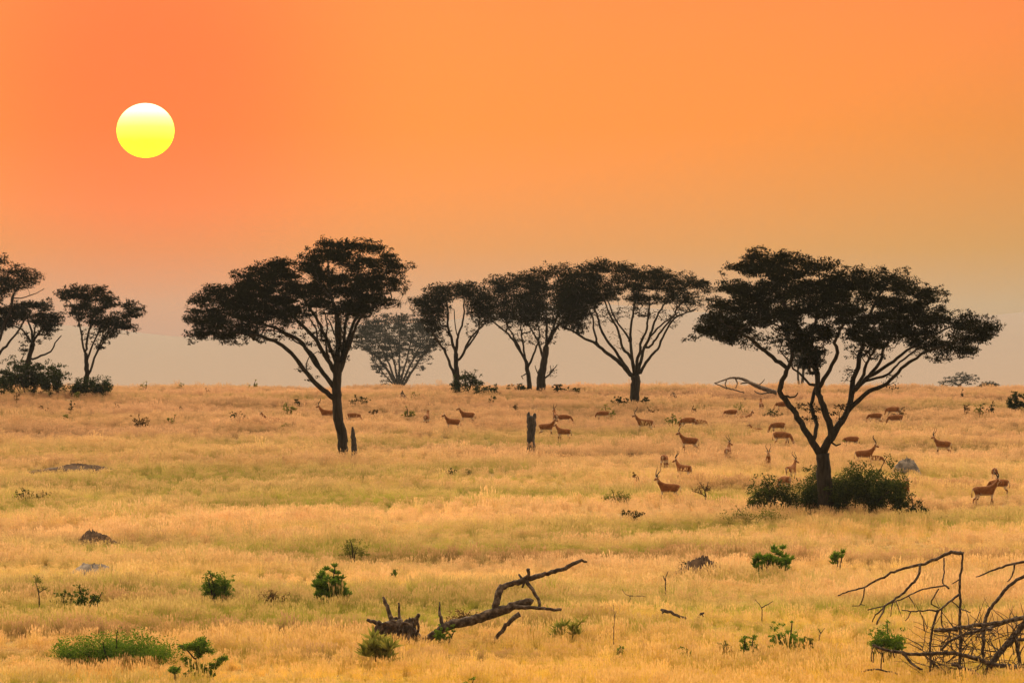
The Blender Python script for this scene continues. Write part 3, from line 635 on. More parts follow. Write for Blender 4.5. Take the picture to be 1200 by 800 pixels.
# far trees lost in the haze
make_tree('hazy_tree', 'far blue-grey flat tree on the skyline right of the largest acacia', 'tree', 1250.,
    ([(1124, 470), (1124, 455), (1125, 450)], 5, 4), [([(1124, 452), (1116, 447), (1108, 446)], 2, 1, 1), ([(1125, 450), (1132, 445), (1140, 441)], 2, 1, -1)],
    [(1099, 449), (1108, 442), (1116, 441), (1122, 437), (1134, 437), (1144, 440), (1148, 446), (1140, 450), (1120, 451), (1104, 453)],
    60, [], per=22, leaf=.40, rx=1.0, rz=.26)
make_tree('hazy_tree', 'tiny low hazy tree farthest right on the skyline', 'tree', 1050.,
    ([(1159, 470), (1159, 455)], 3, 2), [([(1159, 455), (1163, 452)], 1.5, 1, .5)],
    [(1146, 452), (1156, 447), (1164, 448), (1171, 452), (1160, 455)], 26, [], per=40, leaf=.38, rx=.8, rz=.3)
make_tree('hazy_tree', 'far pale tree on two thin stems seen between the forks of the largest acacia', 'tree', 760.,
    ([(939, 472), (940, 455), (941, 440), (942, 428)], 4.5, 3), [([(937, 458), (935.5, 445), (935, 430)], 3, 2, .5), ([(942, 428), (946, 418), (948, 410)], 2, 1, -.5)],
    [(922, 420), (930, 408), (945, 404), (958, 410), (962, 422), (950, 430), (934, 432)], 90, [], per=40, leaf=.3, rx=.8, rz=.34)
# ------------------------------------------------------------------ shrubs, mounds, dead wood
def shrub(name, label, cat, X, Y, w, h, mat='leaf_dark', n=60, per=36, leaf=.11, lobes=5, spiky=False, group=None, d=None, stems=3, low=0.0):
    """X, Y: where the shrub stands at the top of the grass in the photo; w, h: its size in photo pixels"""
    d = d or hit(X, Y); k = F / d; x = (X - 600) / k; z0 = gz(x, d)
    root = thing(name, (x, d, z0), label, cat, group)
    W = w / k / 2; H = h / k + GRASS; D = max(W * .6, min(W, H * .6))
    L = []
    for i in range(lobes):
        u = -.76 + 1.52 * (i + rng.uniform(.1, .9)) / lobes; t = 1 - .45 * u * u
        L.append((u * W, rng.uniform(-.5, .5) * D, H * t * rng.uniform(.34, .58), W * max(rng.uniform(.28, .5) * min(1, 5 / lobes), .14), D * rng.uniform(.35, .6), H * rng.uniform(.30, .44)))
    C = []; small = []
    while len(C) < n:
        l = L[rng.integers(len(L))]; q = rng.normal(0, 1, 3); q /= np.linalg.norm(q); out_ = rng.uniform() < .3
        q *= rng.uniform(1.05, 1.5) if out_ else rng.uniform(.15, 1)
        if out_: q[2] = abs(q[2])
        p = np.array([l[0] + q[0] * l[3], l[1] + q[1] * l[4], max(.06, l[2] + q[2] * l[5])])
        if abs(p[0]) < W * 1.04 and p[2] < H * 1.06: C.append(p); small.append(out_)
    small = np.array(small)
    C = np.array(C); base = np.array([x, d, z0])
    cr = min(.34, max(.10, W * .22)) if not spiky else .12
    rr = np.stack([cr * rng.uniform(.7, 1.3, n), cr * rng.uniform(.7, 1.3, n), cr * .7 * rng.uniform(.7, 1.3, n)], 1)
    rr[small] *= .5
    if spiky:
        Cc = np.repeat(C, per, axis=0); m = len(Cc)
        dr = rng.normal(0, 1, (m, 3)); dr[:, 2] = np.abs(dr[:, 2]) + .5; dr /= np.linalg.norm(dr, axis=1)[:, None]
        ln = leaf * rng.uniform(.6, 1.3, (m, 1)); sd_ = np.cross(dr, rng.normal(0, 1, (m, 3))); sd_ /= np.linalg.norm(sd_, axis=1)[:, None]
        wd = ln * .09 + .008
        v = np.stack([Cc, Cc + dr * ln * .45 + sd_ * wd, Cc + dr * ln, Cc + dr * ln * .45 - sd_ * wd], 1).reshape(-1, 3); f = np.arange(4 * m).reshape(-1, 4)
    else:
        rr[small] *= 1.6; ix = np.repeat(np.arange(n), np.where(small, max(6, int(per * .42)), per)); v, f = leaves(C[ix], rr[ix], 1, leaf)
    mesh_np('foliage', v + base, f, M[mat], root, tuple(root.location))
    o = np.argsort(-C[:, 2])
    for s in range(stems):
        tb = TB(); q = C[o[(s * max(1, n // (stems * 2))) % n]]; b = np.array([q[0] * .25, q[1] * .25, -.08])
        mid = b * .5 + q * .5 + np.array([rng.normal(0, .05), 0, .1 * H])
        r0 = min(.045, .012 + .03 * H)
        tb.tube(resample([b + base, mid + base, q + base], .15), np.linspace(r0, r0 * .4, len(resample([b, mid, q], .15))), 6)
        tb.build('stem', M['bark'], root, tuple(root.location))
    return root
def mound(name, label, cat, X, Y, w, h, mat, lump=.35, group=None, d=None, sx=0, seed=0, peaks=3, ex=2.2):
    d = d or hit(X, Y); k = F / d; x = (X - 600) / k; z0 = gz(x, d)
    W = w / k / 2; H = h / k + GRASS * .92; D = max(W * .55, H)
    g = np.random.default_rng(seed + int(X)); nu, nv = 44, 14; v = []
    pk = [(g.uniform(-.6, .6), g.uniform(-.4, .4), g.uniform(.2, .5), g.uniform(.15, .5)) for _ in range(peaks)]
    for jv in range(nv + 1):
        r = jv / nv
        for iu in range(nu):
            a = 6.28318 * iu / nu; px, py = r * math.cos(a), r * math.sin(a)
            e = 1 + .16 * math.sin(3 * a + seed) + .10 * math.sin(7 * a + 2 * seed)
            zz = (1 - r ** ex) * (.62 + sum(c * math.exp(-((px - q) ** 2 + (py - b) ** 2) / (s * s)) for q, b, s, c in pk) * .6) + lump * .22 * g.normal() * (1 - r)
            v.append((px * W * e, py * D * e, zz * H - .06 * (r > .98)))
    v = np.array(v); v[:, 2] *= H / max(v[:, 2].max(), .01)
    f = [(jv * nu + iu, (jv + 1) * nu + iu, (jv + 1) * nu + (iu + 1) % nu, jv * nu + (iu + 1) % nu) for jv in range(nv) for iu in range(nu)]
    o = mesh_np(name, v + np.array([x, d, z0]), f, M[mat], None, (x, d, z0), smooth=lump < .5)
    return tag(o, label, cat, group)
# --- big bushes
M['leaf_bush'] = leaf_mat('leaf_bush', (.022, .036, .010), (.080, .100, .022), .35, .8)
bd = dB
shrub('bush', 'big dark bush wrapped around the foot of the largest acacia', 'bush', 1000, 598, 150, 58, 'leaf_bush', 760, 56, .13, 17, d=bd + .9, stems=5)
shrub('bush', 'loose lower bush with light showing through, left of the largest acacia trunk', 'bush', 906, 598, 68, 40, 'leaf_bush', 170, 34, .14, 7, d=bd + .5, stems=4)
shrub('bush', 'small leafy clump at the right end of the bush under the largest acacia', 'bush', 1070, 594, 40, 20, 'leaf_dark', 50, 30, .12, 5, d=bd - .5, stems=3)
shrub('bush', 'tall dark bush mass at the left edge under the cropped acacias', 'bush', 36, 459, 98, 40, 'leaf_dark', 340, 46, .2, 12, d=412, stems=4)
shrub('bush', 'rounded dark bush around the foot of the small slender acacia', 'bush', 108, 458, 58, 20, 'leaf_dark', 150, 40, .18, 8, d=411, stems=3)
shrub('bush', 'layered grey green shrub at the foot of the split crown acacia', 'bush', 546, 455, 44, 28, 'leaf_dark', 70, 34, .19, 7, d=417, stems=4)
shrub('bush', 'low flat bush on the skyline right of the split crown acacia', 'bush', 571, 457, 34, 8, 'leaf_dark', 40, 34, .2, 5, d=414)
shrub('bush', 'very low bush on the skyline left of the paired trunks', 'bush', 607, 453, 24, 4, 'leaf_dark', 20, 30, .2, 4, d=428)
shrub('bush', 'small round bush on the skyline right of the stout trunk', 'bush', 655, 454, 16, 7, 'leaf_dark', 24, 34, .18, 4, d=421)
shrub('bush', 'thin low row of scrub on the skyline between two acacias', 'bush', 670, 454, 22, 4, 'leaf_dark', 16, 26, .18, 5, d=421)
shrub('bush', 'dense round green bush at the right edge near the skyline', 'bush', 1192, 478, 25, 24, 'leaf_dark', 90, 40, .15, 5)
# --- green shrubs round the umbrella acacia
for X, w, h, lb in ((722, 15, 9, 'wider green shrub left of the umbrella acacia trunk'), (734, 8, 8, 'narrow green shrub just left of the umbrella acacia trunk'), (756, 13, 9, 'round green shrub just right of the umbrella acacia trunk')):
    shrub('shrub', lb, 'shrub', X, 471, w, h, 'leaf_dark', 26, 34, .14, 3, group='shrubs around the umbrella acacia')
# --- scattered far shrubs
FS = [(421, 472, 24, 10, 'leaf_dark', 'dark oval bush behind the large left acacia'), (487, 463, 12, 5, 'leaf_olive', 'tiny olive shrub right of the blue grey mound'), (165, 498, 22, 13, 'leaf_brown', 'round brown leaved shrub alone in the far left field'),
      (278, 491, 26, 8, 'leaf_dark', 'flat green shrub left of the lying antelope'), (338, 481, 20, 10, 'leaf_olive', 'pale spreading shrub right of the lying antelope'), (348, 470, 8, 7, 'leaf_dark', 'small dark shrub above the pale spreading one'),
      (335, 496, 12, 5, 'leaf_olive', 'faint low shrub below the pale spreading one'), (84, 479, 9, 9, 'leaf_dark', 'small upright green shrub in the far left field'), (77, 486, 8, 5, 'leaf_olive', 'tiny low shrub below the small upright green one'),
      (137, 477, 15, 6, 'leaf_brown', 'thin brown shrub above the round brown leaved one'), (212, 478, 7, 6, 'leaf_brown', 'tiny brown shrub below the skyline left of the large acacia'), (20, 466, 10, 7, 'leaf_brown', 'brown shrub in front of the left bush mass'),
      (50, 478, 13, 5, 'leaf_brown', 'flat brown shrub left of the small upright green one'), (90, 463, 8, 9, 'leaf_olive', 'olive shrub in front of the round bush at the slender acacia'), (201, 491, 13, 7, 'leaf_olive', 'faint olive shrub right of the round brown leaved one'),
      (243, 457, 8, 4, 'leaf_brown', 'speck of scrub on the skyline left of the large acacia'), (168, 453, 12, 6, 'leaf_olive', 'small pale bush on the skyline right of the left clump'), (211, 453, 10, 6, 'leaf_olive', 'tiny windblown bush on the skyline in the left gap'),
      (297, 453, 11, 10, 'leaf_olive', 'tiny tree like bush on the skyline left of the large acacia'), (478, 486, 16, 10, 'leaf_olive', 'sparse olive shrub among the middle antelopes'), (438, 481, 12, 7, 'leaf_brown', 'thin brown shrub right of the large left acacia trunk'),
      (575, 467, 12, 4, 'leaf_dark', 'dark low shrub above the middle field'), (603, 476, 7, 4, 'leaf_brown', 'tiny brown shrub left of the dead stump in the middle'), (765, 480, 14, 5, 'leaf_brown', 'low brown scrub right of the umbrella acacia'),
      (813, 480, 6, 6, 'leaf_brown', 'tiny brown sprig above the paired grazing antelopes'), (790, 497, 20, 12, 'leaf_olive', 'grey green shrub hiding an antelope right of the umbrella acacia'), (712, 484, 20, 9, 'leaf_olive', 'faint grey shrub below the umbrella acacia'),
      (866, 480, 20, 9, 'leaf_olive', 'pale olive shrub below the fallen grey tree'), (905, 485, 26, 8, 'leaf_dark', 'dark scrub showing through the forks of the largest acacia'), (1132, 483, 10, 12, 'leaf_brown', 'brown sprig leftmost of the right hand scrub'),
      (1146, 484, 12, 11, 'leaf_olive', 'olive shrub in the middle of the right hand scrub'), (1159, 482, 16, 12, 'leaf_dark', 'greenest shrub of the right hand scrub'), (1052, 484, 18, 9, 'leaf_brown', 'pale brown shrub behind the pair of antelopes right of the largest acacia'),
      (1128, 462, 6, 5, 'leaf_dark', 'speck of shrub below the far flat tree'), (530, 550, 14, 4, 'leaf_dark', 'dark low tuft of leaves alone in the middle field'), (550, 549, 8, 5, 'leaf_olive', 'pale sprig right of the dark low tuft in the middle field'),
      (985, 520, 14, 7, 'leaf_olive', 'small olive shrub right of the largest acacia fork'), (38, 581, 44, 8, 'leaf_dark', 'low dark green shrub at the left in the middle distance'), (745, 556, 10, 4, 'leaf_brown', 'faint brown tuft left of the standing ram')]
for X, Y, w, h, mt, lb in FS:
    shrub('shrub', lb, 'shrub', X, Y, w, h, mt, max(10, int(w * h * .16)), 26, .13, 4, stems=2, group='scattered shrubs in the far field')
# --- nearer plants
shrub('shrub', 'rounded green bush standing alone in the left foreground', 'shrub', 255, 697, 38, 30, 'leaf_green', 150, 46, .09, 8, stems=4)
shrub('shrub', 'brightest green bush right of the rounded one in the left foreground', 'shrub', 388, 699, 46, 34, 'leaf_green', 100, 40, .22, 8, spiky=True, stems=4)
shrub('shrub', 'low grey brown scrub between the two green foreground bushes', 'shrub', 312, 698, 56, 8, 'leaf_brown', 60, 30, .09, 6)
shrub('shrub', 'long low green thicket in the bottom left foreground', 'shrub', 136, 769, 172, 29, 'leaf_green', 430, 50, .09, 22, stems=6)
shrub('shrub', 'tiny dark leaved sprig right of the two green foreground bushes', 'shrub', 461, 671, 12, 8, 'leaf_green', 14, 26, .09, 2)
shrub('shrub', 'pale green airy shrub in the middle left field', 'shrub', 414, 648, 36, 18, 'leaf_olive', 60, 22, .10, 5)
shrub('grass_tussock', 'green grass tussock in front of the dead root stump', 'plant', 443, 766, 36, 22, 'leaf_tussock', 22, 30, .45, 5, spiky=True, stems=1)
shrub('shrub', 'low dark bush behind the fallen log', 'shrub', 545, 722, 48, 9, 'leaf_brown', 60, 32, .09, 5)
shrub('grass_tussock', 'row of green grass blades right of the fallen log', 'plant', 664, 739, 52, 11, 'leaf_tussock', 16, 16, .34, 8, spiky=True, stems=1)
shrub('shrub', 'green leaves growing at the root end of the fallen log', 'shrub', 520, 743, 30, 12, 'leaf_green', 40, 34, .09, 4)
shrub('shrub', 'pair of spiky green plants right of the flat rocky mound', 'shrub', 903, 667, 54, 27, 'leaf_green', 60, 36, .26, 9, spiky=True)
shrub('shrub', 'single small spiky green plant in the right middle ground', 'shrub', 981, 656, 20, 13, 'leaf_green', 12, 28, .26, 3, spiky=True)
shrub('shrub', 'green leaves along the left half of the flat rocky mound', 'shrub', 812, 664, 46, 10, 'leaf_dark', 40, 30, .09, 5)
shrub('shrub', 'low faint green shrub left in the right foreground row', 'shrub', 850, 758, 20, 12, 'leaf_olive', 26, 28, .10, 4)
shrub('shrub', 'dark green shrub in the middle of the right foreground row', 'shrub', 880, 759, 30, 16, 'leaf_green', 46, 34, .10, 4)
shrub('shrub', 'tallest bright green shrub in the right foreground row', 'shrub', 922, 755, 38, 27, 'leaf_green', 80, 34, .10, 5)
shrub('shrub', 'pale yellow green sprig at the right end of the foreground row', 'shrub', 947, 756, 16, 16, 'leaf_olive', 22, 26, .10, 3)
shrub('shrub', 'tiny round green plant in the bottom middle foreground', 'shrub', 727, 758, 11, 5, 'leaf_green', 12, 26, .09, 2)
shrub('shrub', 'small green plant left of the right foreground row', 'shrub', 803, 760, 18, 8, 'leaf_green', 18, 26, .09, 3)
shrub('shrub', 'green bush growing through the fallen dead tree', 'shrub', 1040, 759, 50, 30, 'leaf_green', 130, 38, .10, 6, stems=4)
shrub('shrub', 'green sprig at the very bottom edge of the middle foreground', 'shrub', 553, 799, 22, 6, 'leaf_green', 18, 26, .10, 3)
shrub('shrub', 'green mound of low leaves below the standing ram', 'shrub', 724, 583, 38, 9, 'leaf_olive', 60, 30, .10, 5)
shrub('shrub', 'brown green low plant beneath the green mound of leaves', 'shrub', 742, 601, 34, 7, 'leaf_dark', 40, 26, .10, 5)
shrub('shrub', 'faint green shrub in the yellow grass at right', 'shrub', 1096, 606, 30, 6, 'leaf_olive', 24, 22, .10, 5)
shrub('shrub', 'scrubby green strip in front of the largest acacia bush', 'shrub', 880, 600, 90, 7, 'leaf_olive', 90, 26, .11, 9, d=bd - 6)
# spindly leafy plants (stems traced, leaf clusters at the tips)
PT = ('stem', 'stem', 'foliage')
d_ = hit(90, 704)
shrub('shrub', 'low dark leaved shrub of arching fronds at the left in the foreground', 'shrub', 102, 704, 34, 22, 'leaf_mid', 60, 30, .10, 5, stems=3)
shrub('shrub', 'smaller flat frond cluster left of the arching dark leaved shrub', 'shrub', 73, 701, 30, 14, 'leaf_mid', 36, 28, .10, 4, stems=2)
make_tree('shrub', 'thin sparse upright sprig at the left edge of the foreground fronds', 'shrub', d_, ([(46, 702), (45, 690)], 1.6, 1.2),
    [([(45, 694), (42, 682), (41, 674)], 1.2, .6, .1), ([(45, 696), (52, 690), (56, 688)], 1.2, .6, -.1)],
    [(40, 674), (48, 674), (58, 690), (52, 698), (42, 694)], 12, per=16, leaf=.10, rx=.16, rz=.1, depth=.5, mat='leaf_olive', wig=.004, parts=PT, fringe=0)
d_ = hit(232, 786)
make_tree('shrub', 'open branched leafy plant in the bottom left foreground', 'shrub', d_, ([(231, 782), (231, 772)], 4, 3),
    [([(231, 774), (233, 760), (237, 750), (242, 746)], 2.5, 1.2, .2), ([(231, 776), (222, 764), (214, 756), (208, 757)], 2.5, 1.2, -.3), ([(231, 780), (224, 776), (217, 770)], 2, 1, .3),
     ([(233, 766), (242, 762), (250, 763)], 2, 1, -.2), ([(232, 782), (245, 782), (256, 776), (267, 770)], 2.5, 1.2, .3)],
    [(205, 754), (225, 752), (236, 744), (246, 746), (246, 756), (254, 764), (250, 768), (240, 764), (236, 775), (230, 775), (226, 762), (212, 762)], 90, per=22, leaf=.10, rx=.19, rz=.10, depth=.4, mat='leaf_green', wig=.004, parts=PT, fringe=0,
    extra=[([(244, 780), (262, 768), (270, 770), (250, 786)], 14, 0, 28), ([(214, 768), (222, 774), (226, 782), (216, 776)], 8, 0, 24), ([(224, 776), (246, 776), (254, 792), (216, 792)], 46, 0, 20)])
make_tree('shrub', 'little green sprig left of the open branched plant', 'shrub', d_ - 2, ([(205, 794), (205, 788)], 2, 1.5), [([(205, 790), (200, 785), (196, 784)], 1.5, 1, .1), ([(205, 790), (209, 783), (212, 780)], 1.5, 1, -.1)],
    [(195, 782), (205, 780), (212, 778), (212, 788), (198, 788)], 16, per=26, leaf=.10, rx=.16, rz=.1, depth=.5, mat='leaf_green', wig=.004, parts=PT, fringe=0)
d_ = hit(826, 583)
make_tree('shrub', 'dry twiggy plant with few leaves right of the standing ram', 'shrub', d_, ([(827, 582), (826, 575)], 2, 1.6),
    [([(826, 576), (823, 570), (820, 565)], 1.4, .7, .2), ([(826, 575), (829, 569), (830, 564)], 1.4, .7, -.2), ([(827, 580), (818, 577), (811, 574)], 1.2, .6, .2), ([(827, 578), (831, 574), (833, 570)], 1.2, .6, -.3)],
    [(818, 563), (832, 563), (834, 575), (826, 578), (812, 578), (808, 573)], 16, per=18, leaf=.11, rx=.2, rz=.12, depth=.5, mat='leaf_brown', wig=.004, parts=PT, fringe=0)
# dry twigs sticking out of the grass
def twig(label, lines, Y, w=1.6):
    d = hit(lines[0][0][0], Y); X = lines[0][0][0]; x = (X - 600) / F * d
    root = thing('dry_twig', (x, d, gz(x, d)), label, 'twig', 'dry twigs in the grass')
    for i, l in enumerate(lines):
        pts = [P(a, b, d + .05 * i) for a, b in l]
        if i == 0: pts = [Vector((x, d, gz(x, d) - .05))] + pts
        q = resample([tuple(p) for p in pts], .12, .006); tb = TB(); tb.tube(q, np.linspace(w, w * .4, len(q)) / 2 * d / F, 5); tb.build('twig_stem', M['deadwood'], root, tuple(root.location))
twig('Y shaped dry twig standing in the right foreground grass', [[(893, 718), (892, 711), (885, 702)], [(892, 712), (899, 708), (906, 704)]], 717)
twig('dark upright dry twig in the middle of the right field', [[(780, 688), (780, 678), (783, 669)], [(780, 680), (777, 674)]], 688, 2)
twig('thin forked twig left of the fallen dead tree', [[(960, 746), (963, 740), (967, 735)], [(962, 742), (959, 736)]], 746, 1.8)
twig('tall thin dry stalk left of the small fallen branch', [[(719, 745), (720, 725), (719, 708)], [(720, 722), (722, 716)]], 746, 1.3)
twig('low spreading dry twig below the flat rocky mound', [[(738, 698), (733, 696), (729, 690)], [(738, 698), (750, 698), (757, 699)]], 699, 1.3)
# --- mounds and rocks
M['boulder'] = noise_mat('boulder', [(.3, (.055, .045, .042)), (.5, (.13, .11, .10)), (.75, (.26, .215, .19))], 2.2, 6, .9, .9)
mound('termite_mound', 'dark low earth mound in the left middle ground', 'mound', 110, 627, 54, 10, 'mound', .8, seed=1)
mound('flat_rock', 'pale flat grey rock below the dark earth mound', 'rock', 108, 662, 66, 4, 'rock', .3, seed=2)
mound('earth_mound', 'low brown earth swell in the far left field', 'mound', 92, 543, 120, 1.5, 'mound', .3, seed=3)
mound('rock', 'grey weathered boulder right of the bush under the largest acacia', 'rock', 1063, 549, 36, 17, 'boulder', .42, seed=4, peaks=0, ex=3.0)
mound('rocky_mound', 'flat rocky mound with green leaves in the right middle ground', 'mound', 826, 667, 88, 20, 'mound', .8, seed=5, peaks=5)
mound('termite_mound', 'small blue grey mound below the hazy fanned acacia', 'mound', 473, 463, 15, 7, 'mound', .5, seed=6)
mound('termite_mound', 'small dark mound right of the umbrella acacia', 'mound', 789, 465, 17, 8, 'mound', .5, seed=7)
# --- standing dead stumps
def stump(label, X, Y, pts, seed, d=None, prongs=()):
    d = d or hit(X, Y); x = (X - 600) / F * d; z = gz(x, d)
    root = thing('tree_stump', (x, d, z), label, 'stump', 'standing dead stumps')
    W = [tuple(P(a, b, d)) + (w / 2 * d / F,) for a, b, w in pts]; W = [(W[0][0], d, z - .1, W[0][3] * 1.15)] + W
    q = resample(W, .18, .012); tb = TB(); tb.tube(q[:, :3], q[:, 3], 14, .09); tb.build('stump_trunk', M['deadwood_grey'], root, tuple(root.location))
    for pr in prongs:
        W = [tuple(P(a, b, d)) + (w / 2 * d / F,) for a, b, w in pr]; q = resample(W, .1, .006); tb = TB(); tb.tube(q[:, :3], q[:, 3], 9, .1); tb.build('broken_prong', M['deadwood_grey'], root, tuple(root.location))
M['deadwood_grey'] = noise_mat('deadwood_grey', [(.3, (.020, .016, .016)), (.7, (.10, .085, .08))], 3, 6, .9, .9, stretch=(5, 5, .8))
stump('thick grey dead stump with a broken notched top in the middle field', 622, 526, [(622, 526, 10), (622, 510, 9.5), (623, 497, 11), (623, 488, 11)], 1, prongs=[[(619.5, 490, 5), (619.5, 485, 3.5), (620, 482.5, 1.5)], [(626.5, 490, 5), (626.5, 485.5, 4), (627, 484, 2)]])
stump('small slim dark stump right beside the large left acacia', 414, 530, [(415, 530, 7), (414.5, 518, 6.5), (413.5, 508, 5), (413, 500, 2)], 2)
# --- fallen wood
def wood(name, label, cat, X, Y, lines, mat, group=None, d=None, seat=None):
    """lines: (part, [(x, y, width px)...], depth at start, depth at end)"""
    d = d or hit(X, Y); x = (X - 600) / F * d; root = thing(name, (x, d, gz(x, d)), label, cat, group)
    for part, l, o0, o1 in lines:
        n = len(l); W = [tuple(P(a, b, d + o0 + (o1 - o0) * i / (n - 1))) + (w / 2 * d / F,) for i, (a, b, w) in enumerate(l)]
        q = resample(W, .14, .016 if l[0][2] > 3 else .010); q[:, 3] = np.clip(q[:, 3], .006, None)
        tb = TB(); tb.tube(q[:, :3], q[:, 3], 11 if l[0][2] > 4 else 7, .12 if l[0][2] > 4 else .05); tb.build(part, M[mat], root, tuple(root.location))
    return root
wood('fallen_log', 'fallen dead log with an upright curved bough in the foreground', 'log', 570, 742, [
    ('trunk', [(494, 753, 8), (508, 743, 9), (518, 737, 9.5), (532, 731, 11), (555, 726, 11), (580, 717, 12), (595, 712, 10.5), (611, 706, 9), (620, 704.5, 9), (623, 706, 8)], .25, 0),
    ('branch', [(602, 711, 6), (612, 711.5, 5), (632, 712, 4), (648, 714, 3.6), (658, 714, 3.6)], -.2, -.6),
    ('bough', [(581, 718, 9), (581, 710, 8.5), (584, 697, 8.5), (588, 688, 8), (600, 684, 6.5), (617, 678, 7.5), (635, 673, 5.5), (657, 667, 5), (672, 660, 4.6), (681, 657, 3.6), (688, 658, 2)], .1, .9),
    ('branch', [(617, 680, 5), (621, 687, 4.6), (626, 694, 4), (631, 703, 3.8), (632, 711, 3.6)], .45, .1),
    ('stub', [(616, 679, 5), (619, 672, 4), (619, 666.5, 5)], .45, .3), ('stub', [(612, 678, 3.4), (608, 672.5, 2.4)], .45, .6), ('stub', [(614, 682, 3.5), (612, 688, 2)], .45, .35),
    ('spike', [(520, 735, 6), (516.5, 727, 4.4), (515.5, 716, 3), (515, 705, 1.2)], .2, .4), ('broken_limb', [(576, 754, 4), (588, 739, 5), (595, 730, 5.5), (601, 724, 6), (609, 719, 6.5)], -.4, -.5)], 'deadwood')
rt = [('root', [(431 + 3.8 * i + rng.uniform(-5, 5), 757, 3.5), (438 + 3.5 * i + rng.uniform(-4, 4), 741 + rng.uniform(-5, 3), 4.2), (445 + 3.2 * i, 728 + rng.uniform(-5, 7), 3.6), (452 + 2.8 * i + rng.uniform(-5, 5), 737 + rng.uniform(-6, 5), 3.2), (455 + 2.8 * i + rng.uniform(-6, 6), 757, 2.4)], rng.uniform(-.6, .6), rng.uniform(-.6, .6)) for i in range(13)]
wood('root_stump', 'dark upturned root stump with two spikes left of the fallen log', 'stump', 462, 742, [
    ('trunk', [(434, 752, 6), (441, 742, 9), (452, 736, 13), (462, 733, 15), (474, 736, 14), (487, 742, 9), (495, 754, 6)], 0, .1),
    ('spike', [(460, 728, 6), (456, 717, 5), (452, 706, 4.4), (449, 699, 3)], 0, .2), ('spike', [(468, 727, 4), (467.5, 716, 3), (467, 706, 2.2)], .2, .2),
    ('spike', [(484, 734, 6), (487, 727, 6), (491, 719, 4)], -.1, -.2), ('spike', [(446, 731, 5), (438, 729, 4.5), (430, 725.5, 3.6)], 0, -.1)] + rt, 'deadwood')
wood('fallen_branch', 'short broken branch lying in the right foreground grass', 'branch', 790, 722, [('branch', [(775, 714, 3.4), (779, 715, 4.2), (790, 719, 3.6), (804, 724, 3)], .3, -.2), ('stub', [(779, 715, 3), (776, 718, 2)], .25, .1)], 'deadwood')
wood('fallen_branch', 'tiny broken branch tip right of the short broken branch', 'branch', 822, 722, [('branch', [(818, 723, 2.2), (821, 719.5, 2.6), (825, 718, 2.4)], 0, .1), ('stub', [(822, 719, 2), (824, 722, 1.6)], .1, 0)], 'deadwood')
wood('fallen_tree', 'pale grey fallen tree with an arching bough near the skyline', 'dead tree', 880, 460, [
    ('trunk', [(910, 460, 5), (900, 457, 5.5), (888, 452.5, 5), (876, 446.5, 4), (866, 443, 3), (856, 443, 2.2), (846, 446, 1.6), (837, 449, 1)], 0, .5),
    ('bough', [(893, 455, 3.5), (884, 450, 3), (876, 448, 2.4), (868, 449.5, 1.6)], -.2, -1.2), ('branch', [(862, 443.5, 2), (864, 449, 1.5), (862, 455, 1)], .3, 0), ('branch', [(852, 444, 1.6), (850, 450, 1.3), (852, 456, 1)], .3, .2),
    ('branch', [(838, 449, 1.2), (850, 454, 1.6), (862, 457, 1.6), (872, 460, 1.4)], .5, .2), ('branch', [(888, 452, 1.6), (894, 447, 1.2), (896, 444, .8)], 0, .3), ('branch', [(902, 460, 2), (890, 461, 1.6), (884, 458, 1.2)], -.3, -.8)], 'greywood')
